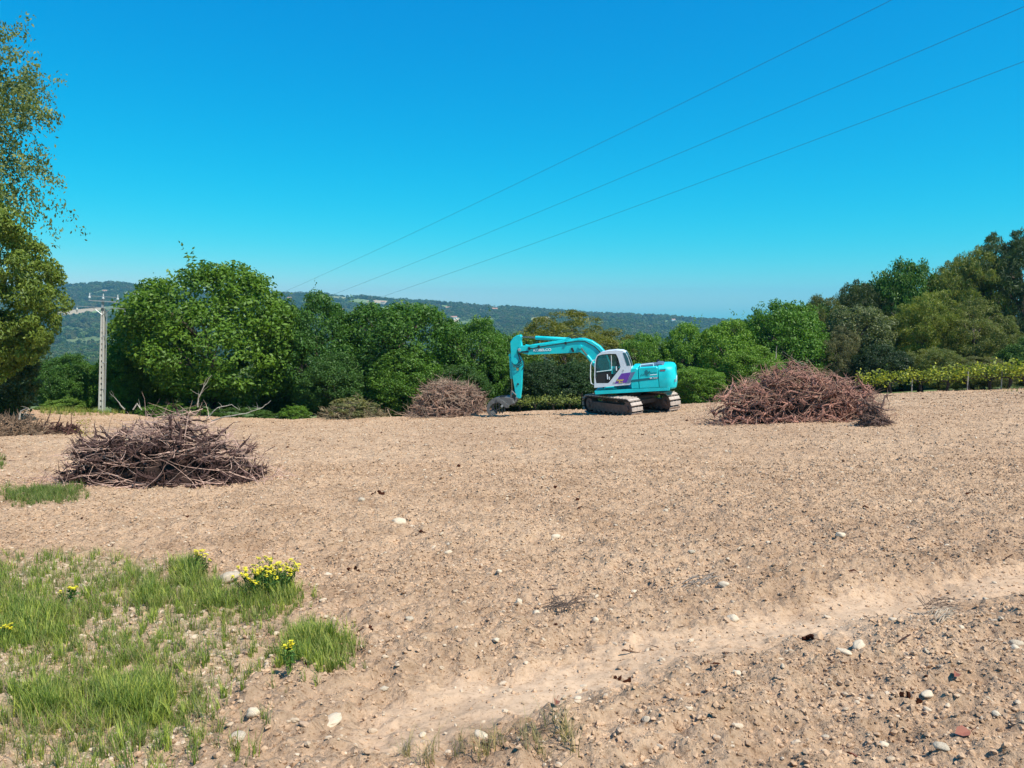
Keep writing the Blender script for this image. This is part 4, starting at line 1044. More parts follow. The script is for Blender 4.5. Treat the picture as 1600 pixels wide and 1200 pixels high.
    # roof, rear and front skins following the outline
    def strip(i0, i1, nm, mat, inset_=.0):
        c = MB(); pts = oc[i0:i1+1]; cxm = sum(p[0] for p in oc)/len(oc); czm = sum(p[1] for p in oc)/len(oc); vs = []
        for p in pts:
            d = Vector((cxm-p[0], czm-p[1])).normalized()*.04
            vs += [(p[0], cy0+.061, p[1]), (p[0], cy1-.061, p[1]), (p[0]+d[0], cy0+.061, p[1]+d[1]), (p[0]+d[0], cy1-.061, p[1]+d[1])]
        fs = []
        for k in range(len(pts)-1):
            a = k*4; bq = a+4; fs += [(a, a+1, bq+1, bq), (a+3, a+2, bq+2, bq+3), (a, bq, bq+2, a+2), (a+1, a+3, bq+3, bq+1)]
        fs += [(0, 2, 3, 1), (len(vs)-4, len(vs)-3, len(vs)-1, len(vs)-2)]
        c.add(vs, fs); return c.build(nm, mat, root, True)
    strip(4, 9, 'cab_roof', M_WHITE); strip(9, 12, 'cab_rear_window', M_GLASS); strip(12, 14, 'cab_rear_panel', M_WHITE); strip(1, 4, 'windscreen', M_GLASS); strip(0, 1, 'cab_front_sill', M_WHITE)
    # seat, console, levers inside
    p = pl(958, 590, HW-.45)
    c = MB(); c.box((p[0], HW-.47, 1.62), (.5, .5, .14), ch=.03); c.box((p[0]-.22, HW-.47, 1.98), (.13, .48, .65), ch=.03); c.box((p[0]-.25, HW-.47, 2.42), (.1, .28, .18), ch=.03); c.build('operator_seat', M_BLACK, root)
    c = MB(); c.box((p[0]+.05, HW-.78, 1.7), (.5, .14, .3)); c.box((p[0]+.05, HW-.14, 1.66), (.4, .1, .25)); c.tube([(p[0]+.5, HW-.35, 1.2), (p[0]+.55, HW-.35, 2.0)], .015, 6); c.tube([(p[0]+.5, HW-.55, 1.2), (p[0]+.55, HW-.55, 2.0)], .015, 6); c.build('control_console', M_BLACK, root)
    # hand rail in front of the cab
    c = MB(); ps = [pl(a, bb, HW-.05) for a, bb in ((931, 562), (925.8, 563.5), (922.8, 570), (922.5, 590), (923.6, 599), (927.5, 601))]
    c.tube([(p[0], HW-.06, p[1]) for p in ps], .022, 8); c.build('hand_rail', M_WLET, root, True)
    # bolts
    for a, bb in ((974, 578.5), (959.5, 597.5)):
        p = pl(a, bb, HW); c = MB(); c.tube([(p[0], cy1-.01, p[1]), (p[0], cy1+.02, p[1])], .035, 8); c.build('cab_fitting', M_GALV, root)
    # --- decals (flat print) and lettering
    def decal(lst, nm, mat, off=.012):
        c = MB(); c.prism(poly(lst, HW), HW+off-.004, HW+off); return c.build(nm, mat, root)
    decal([(960, 599.5), (967, 589), (971, 583.6), (979, 582.6), (986, 581.6), (980, 596), (978, 598)], 'purple_decal', M_PURPLE, .006)
    decal([(976.5, 599), (980, 596.5), (986.6, 581.8), (993, 580.6), (986.3, 592.7), (984.5, 598)], 'grey_stripe', M_GREY, .009)
    decal([(986.5, 593.5), (1029, 588.6), (1029, 591.8), (985, 597.4)], 'hood_band', M_DKTEAL, .007)
    decal([(1030.5, 577.4), (1039.8, 576.9), (1039.8, 578.2), (1030.5, 578.8)], 'maker_plate', M_BLACK, .008)
    decal([(1031.5, 579.0), (1039.3, 578.4), (1039.3, 579.4), (1031.5, 579.9)], 'red_strip', M_RED, .010)
    def text(s, px, py, hpx, mat, nm='lettering', yl=HW, off=.016, shear=0, ang=4.2, wid=1.0):
        cu = bpy.data.curves.new(nm, 'FONT'); cu.body = s; cu.size = 1; cu.extrude = .004; cu.shear = shear; cu.offset = .02
        ob = bpy.data.objects.new(nm+'_tmp', cu)
        COL.objects.link(ob); dg = bpy.context.evaluated_depsgraph_get(); me = bpy.data.meshes.new_from_object(ob.evaluated_get(dg)); bpy.data.objects.remove(ob)
        me.materials.append(mat); o = link(bpy.data.objects.new('lettering', me), root)
        p = pl(px, py, yl); s1 = hpx*38.5/F/.70
        # text runs toward -X of the machine (to the right in view), upright Z, facing +Y
        Mx = Matrix(((-1, 0, 0, 0), (0, 0, 1, 0), (0, 1, 0, 0), (0, 0, 0, 1)))
        o.matrix_local = Matrix.Translation((p[0], yl+off, p[1])) @ Mx @ Matrix.Rotation(R(ang), 4, 'Z') @ Matrix.Diagonal((s1*wid, s1, 1, 1))
        return o
    text('SK 210', 1015.2, 592.0, 2.2, M_WLET, ang=0.2, wid=1.25)
    text('Super', 963.0, 595.6, 3.3, M_YELLOW, shear=.3, ang=0, wid=1.0, off=.011)
    text('Mark', 966.5, 598.4, 1.7, M_YELLOW, shear=.3, ang=0, wid=1.2, off=.011)
    text('B', 1008.0, 585.3, 6.6, M_DKTEAL, ang=0, wid=.9); text('A', 1013.0, 583.4, 4.0, M_DKTEAL, ang=0, wid=.9)
    text('C N', 1001.5, 586, 1.8, M_DKTEAL, ang=0, wid=1.2); text('location', 1016.5, 583.2, 1.4, M_DKTEAL, ang=0, wid=1.2) if False else None
    decal([(1016.5, 582.6), (1026, 581.8), (1026, 582.5), (1016.5, 583.4)], 'logo_underline', M_DKTEAL, .009)
    decal([(1009, 586.9), (1013.5, 586.5), (1013.5, 587.2), (1009, 587.6)], 'logo_small_line', M_DKTEAL, .009)
    decal([(1015.5, 585.4), (1026.5, 584.4), (1026.5, 585.5), (1015.5, 586.4)], 'logo_white_line', M_WLET, .009)
    # rear logo on the counterweight corner
    c = MB(); c.box((xe-.003, HW-.75, 1.72), (.012, .34, .06)); c.build('rear_logo_line', M_DKTEAL, cw)
    def rear_text(s, y, z, size, mat):
        cu = bpy.data.curves.new('rear_lettering', 'FONT'); cu.body = s; cu.size = size; cu.extrude = .004
        ob = bpy.data.objects.new('t', cu); COL.objects.link(ob); dg = bpy.context.evaluated_depsgraph_get(); me = bpy.data.meshes.new_from_object(ob.evaluated_get(dg)); bpy.data.objects.remove(ob)
        me.materials.append(mat); o = link(bpy.data.objects.new('rear_lettering', me), cw)
        Mx = Matrix(((0, 0, -1, 0), (-1, 0, 0, 0), (0, 1, 0, 0), (0, 0, 0, 1)))
        o.matrix_local = Matrix.Translation((xe-.012, y, z)) @ Mx
    rear_text('BA', HW-.42, 1.72, .48, M_DKTEAL); rear_text('KOBELCO', HW-.5, 1.36, .26, M_WLET)
    c = MB(); a_ = .75; c.box((xe+.09, HW-.21, 1.42), (.012, .26, .14), Matrix.Rotation(R(48), 3, 'Z').to_4x4()); c.build('number_plate', M_WLET, cw)
    # --- boom, arm, cylinders, bucket in the plane y = yb
    yb = -.12; bw = .22
    def P_(lst): return [pl(a, bb, yb) for a, bb in lst]
    boom = P_([(813, 540.5), (824, 540), (829, 539), (885, 532.5), (893, 530.8), (905, 529.0), (912, 529.0), (926, 532.5), (938, 540.5), (947, 551), (953, 566), (956, 590), (946, 594), (940, 575), (926, 561.5), (917, 556), (908.5, 549.5), (903, 550.6), (880, 551.6), (826, 553.8), (812, 550), (810, 545)])
    c = MB(); c.prism(boom, yb-bw, yb+bw, .025); bo = c.build('boom', M_TEAL, root)
    c = MB()
    for dz, yy in ((.07, .10), (.05, .17)):
        line = [pl(a, bb, yb) for a, bb in ((822, 540), (829, 541), (836, 539.5), (860, 535.8), (888, 532), (904, 529.8), (914, 529.8), (926, 533.5), (938, 541.5), (946, 551))]
        c.tube([(p[0], yb+yy, p[1]+dz-.02) for p in line], .022, 6)
    c.build('hydraulic_pipes', M_TEAL, bo, True)
    c = MB(); line = [pl(a, bb, yb) for a, bb in ((826, 543), (834, 544), (842, 542.0), (870, 537.5), (904, 532.5), (915, 533), (930, 541), (940, 551))]
    c.tube([(p[0], yb+bw+.02, p[1]) for p in line], .022, 6); c.build('side_hose', M_BLACK, bo, True)
    for a, bb in ((827, 544.5), (842, 541.8), (884, 536)):
        p = pl(a, bb, yb+bw); c = MB(); c.box((p[0], yb+bw+.03, p[1]), (.09, .06, .14)); c.build('hose_clamp', M_BLACK, bo)
    p = pl(896, 546, yb); c = MB(); c.box((p[0], yb+bw+.06, p[1]), (.09, .12, .22), Matrix.Rotation(R(25), 4, 'Y')); c.build('work_lamp', M_BLACK, bo)
    for a, bb in ((908, 541), (813, 546)):
        p = pl(a, bb, yb); c = MB(); c.tube([(p[0], yb-bw-.04, p[1]), (p[0], yb+bw+.04, p[1])], .075, 14); c.build('pivot_pin', M_GALV, bo, True)
    def cylinder(a, bq, r1, r2, nm, y, split=.5, mat=M_TEAL):
        A, B = Vector((a[0], y, a[1])), Vector((bq[0], y, bq[1])); S = A.lerp(B, split)
        t = MB(); t.tube([A, A.lerp(S, .04), S.lerp(A, .03), S], [r1*.8, r1, r1, r1*.85], 12); o = t.build(nm, mat, root, True)
        t = MB(); t.tube([S, B], r2, 10); t.build('piston_rod', M_CHROME, o, True)
        t = MB()
        for e in (A, B): t.tube([(e.x, y-r1*1.1, e.z), (e.x, y+r1*1.1, e.z)], r1*1.15, 12)
        t.build('cylinder_eye', mat, o, True); return o
    cylinder(pl(888, 530.5, yb), pl(812.5, 526.3, yb), .10, .045, 'arm_cylinder', yb, .68)
    for s_ in (-1, 1):
        cylinder(pl(936, 577, yb), pl(908, 541, yb), .085, .045, 'boom_cylinder', yb+s_*.33, .62, M_TEAL)
    c = MB(); p = pl(888, 530.5, yb); c.prism([(p[0]-.35, p[1]-.18), (p[0]+.3, p[1]-.13), (p[0]+.1, p[1]+.08), (p[0]-.06, p[1]+.08)], yb-.14, yb-.10); c.prism([(p[0]-.35, p[1]-.18), (p[0]+.3, p[1]-.13), (p[0]+.1, p[1]+.08), (p[0]-.06, p[1]+.08)], yb+.10, yb+.14); c.build('cylinder_bracket', M_TEAL, bo)
    # hose loop over the boom
    c = MB(); line = [pl(a, bb, yb) for a, bb in ((884, 529), (890, 524.5), (897, 522.6), (904, 524), (910, 529))]
    c.tube([(p[0], yb, p[1]) for p in line], .02, 6); line = [pl(a, bb, yb) for a, bb in ((885, 530), (892, 526.5), (899, 525.6), (907, 530))]; c.tube([(p[0], yb+.12, p[1]) for p in line], .02, 6); c.build('hose_loop', M_BLACK, bo, True)
    arm = P_([(798.5, 534), (803, 527.5), (808, 524), (813.5, 523), (815.5, 526), (814.5, 532), (816.2, 540), (811, 541.5), (808.5, 547), (809.5, 553), (813, 558), (817, 566), (817.2, 572), (815, 608), (813.3, 622), (808.5, 622), (806, 612), (800.5, 580), (799.2, 556), (799, 545)])
    c = MB(); c.prism(arm, yb-.17, yb+.17, .02); ar = c.build('arm', M_TEAL, root)
    p = pl(806.5, 564, yb); c = MB(); c.tube([(p[0], yb+.17, p[1]), (p[0], yb+.23, p[1])], .15, 16); c.build('arm_boss', M_TEAL, ar, True)
    c = MB()
    for k, off in enumerate((0, .06, .12)):
        line = [pl(a, bb, yb) for a, bb in ((826, 547), (816, 547.5), (811, 551), (812.5, 558), (816, 563+k*2), (809, 568+k*2), (802, 567+k))]
        c.tube([(p[0]-.02*k, yb+.2+off*.4, p[1]-off*.7) for p in line], .02, 6)
    line = [pl(a, bb, yb) for a, bb in ((812, 552), (819, 560), (820.5, 571), (816, 578))]; c.tube([(p[0], yb+.16, p[1]) for p in line], .02, 6)
    c.build('hoses', M_BLACK, ar, True)
    p = pl(810, 576, yb); c = MB(); c.box((p[0], yb+.176, p[1]), (.10, .008, .15)); c.build('warning_label', M_YELLOW2, ar)
    p = pl(810.5, 599.5, yb); c = MB(); c.tube([(p[0], yb+.15, p[1]), (p[0], yb+.20, p[1])], .05, 12); c.build('arm_pin', M_BLACK, ar, True)
    cylinder(pl(797.6, 555, yb), pl(800.6, 614, yb), .075, .04, 'bucket_cylinder', yb, .62)
    gl = []
    c = MB(); A = pl(800.6, 610, yb); B = pl(808, 617, yb); C_ = pl(799, 623, yb)
    for y in (yb-.2, yb+.2):
        c.tube([(A[0], y, A[1]), (B[0], y, B[1])], .035, 8); c.tube([(A[0], y, A[1]), (C_[0], y, C_[1])], .04, 8)
    c.build('bucket_linkage', M_BUCKET, root, True)
    # slotted bucket: side plates, curved bars between, ears, teeth
    yk = .48
    shell = [(806, 628), (803.5, 622.5), (799, 619.5), (790, 619), (780, 619.6), (772.5, 621.5), (767, 627), (764.3, 634), (764.5, 640.5), (768, 646)]
    inner = [(799, 631.5), (797, 629.5), (791, 630), (785, 627.5), (778.5, 627.2), (773, 629.5), (769.5, 633), (768.3, 637.5), (770, 643), (771.5, 646)]
    So, Si = P_(shell), P_(inner)
    bk = None
    for y in (yb+yk, yb-yk):
        c = MB(); n = len(So)
        for y0, y1 in ((y-.02, y+.02),):
            vs = [(p[0], y0, p[1]) for p in So]+[(p[0], y0, p[1]) for p in Si]+[(p[0], y1, p[1]) for p in So]+[(p[0], y1, p[1]) for p in Si]
            fs = [(i, i+1, n+i+1, n+i) for i in range(n-1)]+[(2*n+i, 3*n+i, 3*n+i+1, 2*n+i+1) for i in range(n-1)]+[(i, 2*n+i, 2*n+i+1, i+1) for i in range(n-1)]+[(n+i, n+i+1, 3*n+i+1, 3*n+i) for i in range(n-1)]
            fs += [(0, n, 3*n, 2*n), (n-1, 3*n-1, 4*n-1, 2*n-1)]
            c.add(vs, fs)
        o = c.build('bucket' if bk is None else 'side_plate', M_BUCKET, root if bk is None else bk)
        if bk is None: bk = o
    for i in range(len(So)-1):   # lateral shell plates, leaving slots
        a, b_ = So[i], So[i+1]
        if i in (0, 2, 4, 6, 8):
            c = MB(); d = Vector((b_[0]-a[0], b_[1]-a[1])); L = d.length; mid = ((a[0]+b_[0])/2, (a[1]+b_[1])/2); an = -math.atan2(d.y, d.x)
            c.box((mid[0], yb, mid[1]-.03), (L*.9, 2*yk-.05, .03), Matrix.Rotation(an, 4, 'Y')); c.build('cross_plate', M_BUCKET, bk)
    for k in range(5):           # vertical bars of the far side grille
        a = pl(771.5+k*4.2, 630-k*.3+(k > 3)*2, yb-yk); z_ = pl(772+k*4.2, 646-(k > 3)*3, yb-yk)
        c = MB(); c.box((a[0], yb-yk+.07, (a[1]+z_[1])/2), (.045, .05, abs(a[1]-z_[1]))); c.build('grille_bar', M_BUCKET, bk)
    ear = P_([(799, 631.5), (803, 633.5), (806, 628), (803.5, 622.5), (799, 620.5), (794, 625)])
    for s_ in (-1, 1):
        c = MB(); c.prism(ear, yb+s_*.22-.025, yb+s_*.22+.025, .008); c.build('bucket_ear', M_BUCKET, bk)
    c = MB(); ra = P_([(779, 621), (784, 620), (799, 631), (798.5, 635), (795, 635.5), (780, 624)]); c.prism(ra, yb+yk+.02, yb+yk+.06, .01); c.build('wear_plate', M_BUCKET, bk)
    p = pl(788.3, 632.3, yb); c = MB(); c.tube([(p[0], yb+yk, p[1]), (p[0], yb+yk+.1, p[1])], .06, 10); c.build('bolt_boss', M_GALV, bk, True)
    for k in range(5):
        y = yb-.4+k*.2; p = pl(768.5, 645, yb); c = MB()
        c.prism([(p[0]-.03, p[1]+.08), (p[0]+.08, p[1]+.08), (p[0]-.10, p[1]-.14), (p[0]-.16, p[1]-.12)], y-.05, y+.05); c.build('bucket_tooth', M_BUCKET, bk)
    c = MB(); p1 = pl(808.5, 620, yb); p2 = pl(806, 627, yb)
    for y in (yb-.19, yb+.19): c.tube([(p1[0], y, p1[1]), (p2[0], y, p2[1])], .07, 10)
    c.build('bucket_pivot', M_BUCKET, bk, True)
    text('KOBELCO', 833.4, 549.2, 3.9, M_WLET, yl=yb+bw, off=.012, ang=-1.5, wid=1.15)
    # boom foot bracket
    c = MB(); c.box((.35, yb-.3, 1.4), (.7, .05, .6)); c.box((.35, yb+.28, 1.4), (.7, .05, .6)); c.build('boom_bracket', M_TEAL, root)
M_GREY2 = simple('grey_cowl', (.10, .13, .18), .5, var=.1); M_YELLOW2 = simple('ochre_label', (.62, .50, .16), .6, var=.1)
def gl2():
    m, nt, p = newmat('dark_cab_glass'); p.inputs['Base Color'].default_value = (.015, .11, .14, 1); p.inputs['Roughness'].default_value = .08; return m
M_GLASS2 = gl2()
excavator()

# ------------------------------------------------------------------ concrete power pole
def pole():
    Y = 44.7; bx = at(158, 641, Y); zg = gz(bx.x, Y)-.1
    root = thing('power_pole', 'pale concrete power pole with a column of holes and steel crossarms', 'pole', (bx.x, Y, zg))
    H = at(168, 482, Y).z-zg; lean = math.atan((168-158)/(641-482))
    root.rotation_euler = (0, lean, .12)
    def wd(t): return .27-(.27-.17)*t
    c = MB()
    for s_ in (-1, 1):
        vs = []
        for t in (0, 1):
            w = wd(t); x0, x1 = s_*w/2, s_*(w/2-.08+.02*t); z = t*H
            vs += [(x0, -.13, z), (x1, -.13, z), (x1, .13, z), (x0, .13, z)]
        c.add(vs, [(0, 1, 5, 4), (1, 2, 6, 5), (2, 3, 7, 6), (3, 0, 4, 7), (0, 3, 2, 1), (4, 5, 6, 7)])
    body = c.build('pole_shaft', M_CONC, root)
    n = 15; z0 = .25; st = (H*.80)/n
    for i in range(n):
        za, zb = z0+i*st, z0+(i+1)*st-.13
        if zb < H:
            w = wd((za+zb)/2/H)-.2; c = MB(); c.box((0, 0, (za+zb)/2), (w+.09, .18, zb-za)); c.build('web_panel', M_CONC, root)
    c = MB(); c.box((0, 0, H*.91), (.10, .18, H*.17)); c.build('web_panel', M_CONC, root)
    c = MB(); c.tube([(.24, -.12, .3), (.24, -.12, H*.99)], .022, 8); c.build('cable_conduit', M_GALV, root, True)
    for t in (.25, .5, .75): c = MB(); c.box((.17, -.12, H*t), (.2, .04, .04)); c.build('conduit_bracket', M_GALV, root)
    def arm(z, x0, x1, nm, h=.07): c = MB(); c.box(((x0+x1)/2, -.17, z), (x1-x0, .08, h)); return c.build(nm, M_GALV, root)
    up = H+.42; c = MB(); c.box((0, -.08, H+.22), (.12, .1, .6)); c.build('pole_head', M_GALV, root)
    a1 = arm(up, -.72, .88, 'upper_crossarm', .06)
    a3 = arm(up+.26, -.60, .75, 'switch_bar', .03)
    a2 = arm(H+.06, -1.35, 1.25, 'lower_crossarm', .035)
    for x, z in ((-.68, up), (0.05, up), (.82, up)):
        c = MB(); c.tube([(x, -.17, z+.05), (x, -.17, z+.12), (x, -.17, z+.14), (x, -.17, z+.22), (x, -.17, z+.24), (x, -.17, z+.42)], [.02, .02, .07, .06, .04, .03], 10); c.build('insulator', M_PORC, root, True)
    for x in (-1.33, 1.22):
        c = MB(); c.tube([(x, -.17, H-.02), (x, -.17, H-.12), (x, -.17, H-.16), (x, -.17, H-.30)], [.02, .07, .06, .02], 10); c.build('insulator', M_PORC, root, True)
    for i in (-1, 1):
        c = MB(); c.tube([(0, -.12, H-.35), (i*.5, -.17, H+.04)], .02, 6); c.build('arm_brace', M_GALV, root)
pole()

# ------------------------------------------------------------------ overhead wires going down into the valley
def wires():
    dx = (-54-800)/F; dz = ray(-54, 692)[1]; d = Vector((dx, 1, dz))
    for (px, py, t0, lab) in ((1000, 193.5, 27, 'highest of the three thin overhead power wires'), (1000, 265.5, 29.5, 'middle one of the three thin overhead power wires'), (1000, 320, 32, 'lowest of the three thin overhead power wires')):
        p = at(px, py, t0); pts = []
        for i in range(61):
            s = -26+ i*(96/60.0)
            q = p+d*s; tt = (s-10)/36; q.z += (tt*tt)*.60 - .046; pts.append(q)
        c = MB(); c.tube([q-pts[0] for q in pts], .0052, 6); o = c.build('power_wire', M_WIRE); o.location = pts[0]; tag(o, lab+' crossing the sky', 'wire', 'overhead power wires')
wires()

# ------------------------------------------------------------------ grass and weeds
def tuft_mesh(seed, n=14, h=.22, lean=.5, w=.0045):
    r = np.random.default_rng(seed); V = []; Fq = []; T = []
    for i in range(n):
        a = r.random()*6.28; L = h*(.5+.7*r.random()); le = lean*(.2+r.random()); x0, y0 = r.normal(size=2)*.02
        dx, dy = math.cos(a), math.sin(a); px, py = -dy, dx; base = len(V)
        for k, t in enumerate((0, .4, .75, 1)):
            off = le*L*t*t; z = L*t*(1-.25*le*t); ww = w*(1-t)**.6 if t < 1 else 0.0004
            V += [(x0+dx*off-px*ww, y0+dy*off-py*ww, z), (x0+dx*off+px*ww, y0+dy*off+py*ww, z)]
        for k in range(3): Fq.append((base+2*k, base+2*k+1, base+2*k+3, base+2*k+2)); T.append(r.random())
    return mesh_np('grass_tuft_mesh', np.array(V), np.array(Fq), 4, [M_GRASS], True, {'tone': ('FACE', np.array(T)*.8)})
GT = [tuft_mesh(i) for i in range(4)]; GTs = [tuft_mesh(10+i, 9, .20, .9, .003) for i in range(3)]
DRY = [src('dry_grass_tuft', GTs[i % 3], c) for i, c in enumerate([(.27, .24, .10), (.20, .23, .07), (.34, .28, .15), (.15, .21, .06)])]
GRN = [src('grass_tuft', GT[i % 4], c) for i, c in enumerate([(.27, .34, .06), (.20, .28, .045), (.36, .38, .11), (.16, .23, .05)])]
def tufts(name, label, pts, s, srcs, seed, kind='stuff', cat='grass', group=None):
    x, y = pts[:, 0], pts[:, 1]; r = np.random.default_rng(seed); n = len(x)
    o = scatter(name, np.stack([x, y, fz(x, y)-.005], 1), s*(.6+.7*r.random(n)), np.stack([(r.random(n)-.5)*.3, (r.random(n)-.5)*.3, r.random(n)*6.28], 1), srcs, seed=seed)
    tag(o, label, cat, group)
    if kind: o['kind'] = kind
    return o
# sparse weeds over the stony corner
x, y, r = fan_points(90000, 2.2, 8.2, 31, power=1.4)
k = (grass_zone(x, y)*(.24+1.0*np.clip(perlin(x*1.3+3, y*1.3)+.10, 0, 1)) > r.random(len(x))); pts = np.stack([x[k], y[k]], 1)
tufts('sparse_grass', 'thin yellowish grass and weeds growing through gravel in the near left corner', pts, .44, DRY+GRN[:2], 31)
def clump(px, py, wpx, hpx, n, s, label, seed, srcs=GRN, name='grass_clump'):
    r = np.random.default_rng(seed); P = []; S = []
    while len(P) < n:
        a, b_ = r.normal()*.55, r.normal()*.55
        if a*a+b_*b_ > 2.4: continue
        q = hit(px+a*wpx, py+b_*hpx, 44)
        if perlin(q.x*4+seed, q.y*4) < r.normal()*.15-.05 and r.random() < .85: continue
        P.append((q.x, q.y)); S.append(s*(1.12-.42*math.hypot(a, b_)))
    return tufts(name, label, np.array(P), np.array(S), srcs, seed, kind=None, cat='grass clump', group='green grass clumps in the weedy corner')
clump(490, 1035, 58, 42, 420, .58, 'tallest bright grass clump, at the right edge of the weeds', 41)
clump(205, 1110, 75, 42, 520, .58, 'bright green grass clump at the bottom of the weeds, left of centre', 42)
clump(40, 985, 85, 45, 460, .60, 'broad green grass clump touching the left edge', 43)
clump(330, 950, 115, 24, 320, .48, 'green grass clump around the flat grey slab', 44)
clump(425, 945, 45, 22, 260, .6, 'dark green grass clump under the big yellow flower clump', 45)
clump(60, 1110, 70, 35, 220, .55, 'thin green grass clump in the bottom left corner', 46)
clump(235, 945, 26, 16, 90, .55, 'small green clump left of the flat grey slab', 47)
clump(295, 912, 24, 20, 150, .7, 'small dark green clump under the small yellow flower head', 48)
# faint grass beside the nearest heap and along the far-left field edge
def px_strip(x0, x1, y0, y1, n, seed):
    r = np.random.default_rng(seed); P = []
    for i in range(n):
        u = min(1, max(-1, r.normal()*.5)); v = min(1.2, max(-1.2, r.normal()*.5)); u = u if abs(u) < .98 else r.random()*1.6-.8
        q = hit((x0+x1)/2+(x1-x0)/2*u, (y0+y1)/2+(y1-y0)/2*v, 46)
        if perlin(q.x*1.5, q.y*1.5+seed) > -.2: P.append((q.x, q.y))
    return np.array(P)
tufts('low_grass', 'low dull green grass patch at the left foot of the nearest root heap', px_strip(-5, 140, 764, 796, 900, 51), .55, GRN[3:]+DRY[1:2], 51)
tufts('low_grass', 'small dull green grass patch at the left edge above the weeds', px_strip(-10, 14, 716, 736, 120, 52), .6, GRN[3:]+DRY[1:2], 52)
tufts('verge_grass', 'strip of green grass at the foot of the pole along the field edge', px_strip(60, 260, 640, 650, 1500, 53), 1.3, GRN, 53)
tufts('verge_grass', 'strip of dull green grass under the vine row at the right', px_strip(1350, 1640, 600, 612, 1800, 54), 1.3, GRN[3:]+DRY[:2], 54)
tufts('sparse_grass', 'few dry grass tufts at the bottom edge of the picture, centre', px_strip(600, 960, 1168, 1215, 46, 55), .55, DRY[:1]+DRY[2:3], 55)
# small shrubs
def shrub(px0, px1, ptop, Y, col, label, k=0, ysq=.8): tree(px0, px1, ptop, Y, SHRUB[k], col, label, cat='shrub', name='shrub', low=-.1, ysq=ysq)
shrub(436, 486, 636, 43.5, (.085, .18, .022), 'low bright green shrub at the field edge left of the brush heap')
shrub(60, 130, 625, 43.8, (.10, .18, .03), 'low green shrub at the field edge left of the pole', 1)
shrub(330, 430, 640, 43.8, (.045, .10, .02), 'low dark shrub under the big round tree', 1)
shrub(205, 330, 632, 43.8, (.06, .13, .02), 'low green shrub in front of the big round tree', 0)
# yellow seedling tree beside nearest heap
def sapling():
    p = fhit(134, 690); t = thing('yellow_sapling', 'thin yellow leaved sapling standing just behind the nearest root heap', 'sapling', p)
    b = MB(); b.tube([(0, 0, 0), (.03, 0, .35), (0, 0, .66)], [.008, .006, .003], 5); q = random.Random(2)
    for i in range(9): z = .12+i*.055; a = q.uniform(0, 6.28); b.tube([(.01, 0, z), (math.cos(a)*.13, math.sin(a)*.1, z+.08)], [.004, .002], 4)
    b.build('stem', M_BARK, t); r = np.random.default_rng(4)
    P = np.stack([r.normal(size=90)*.12, r.normal(size=90)*.08, .08+.62*r.random(90)], 1)
    V, Fq, tn = leaf_quads(P, r.normal(size=P.shape), .03, .55, r.random(90)*.8, r)
    o = link(bpy.data.objects.new('leaves', mesh_np('sapling_leaves', V, Fq, 4, [M_LEAF], False, {'tone': ('FACE', tn)})), t); o.color = (.36, .32, .05, 1)
sapling()
# yellow flowering weeds
M_PETAL = simple('yellow_blossom', (.72, .60, .02), .7, var=.15, scale=30)
def flower(px, py, wpx, heads, h, label, seed):
    p = fhit(px, py); t = thing('yellow_wildflower', label, 'wildflower', p, 0, 'yellow wildflowers in the weeds'); q = random.Random(seed); w = wpx/F*p.y/2
    st = MB(); r = np.random.default_rng(seed); LP = []
    for i in range(heads):
        x0, y0 = q.gauss(0, .4)*w, q.gauss(0, .4)*w; hh_ = h*q.uniform(.75, 1.1); x1, y1 = x0*1.5, y0*1.5
        st.tube([(x0*.6, y0*.6, -.02), ((x0+x1)/2, (y0+y1)/2, hh_*.6), (x1, y1, hh_)], [.003, .0025, .002], 4, False)
        for k in range(12): f = q.uniform(.3, .95); LP.append((x0*.6+(x1-x0*.6)*f+q.uniform(-.02, .02), y0*.6+(y1-y0*.6)*f+q.uniform(-.02, .02), hh_*f))
        b = MB()
        for k in range(16):
            a = q.uniform(0, 6.28); rr = q.uniform(.002, .017); c = Vector((x1+math.cos(a)*rr, y1+math.sin(a)*rr, hh_+q.uniform(-.006, .012))); s = q.uniform(.005, .009); u = Vector((math.cos(a), math.sin(a), .2))*s; v = Vector((-math.sin(a), math.cos(a), .1))*s
            b.add([c-u, c-v, c+u, c+v], [(0, 1, 2, 3)])
        b.build('blossom', M_PETAL, t)
    ob = st.build('stems', M_WOOD, t); ob.color = (.12, .20, .04, 1)
    P = np.array(LP); V, Fq, tn = leaf_quads(P, r.normal(size=P.shape), .016, .3, r.random(len(P)), r)
    o = link(bpy.data.objects.new('leaves', mesh_np('weed_leaves', V, Fq, 4, [M_LEAF], False, {'tone': ('FACE', tn)})), t); o.color = (.09, .19, .04, 1)
flower(418, 940, 76, 70, .18, 'largest yellow flower clump, right of the flat grey slab', 1)
flower(312, 912, 26, 9, .20, 'small yellow flower head above the left side of the flat grey slab', 2)
flower(110, 955, 18, 6, .12, 'lone yellow flower left of the middle of the weeds', 3)
flower(455, 1078, 18, 6, .15, 'small yellow flower at the foot of the tallest grass clump', 4)
flower(15, 1010, 14, 4, .12, 'small yellow flower at the left edge of the weeds', 5)

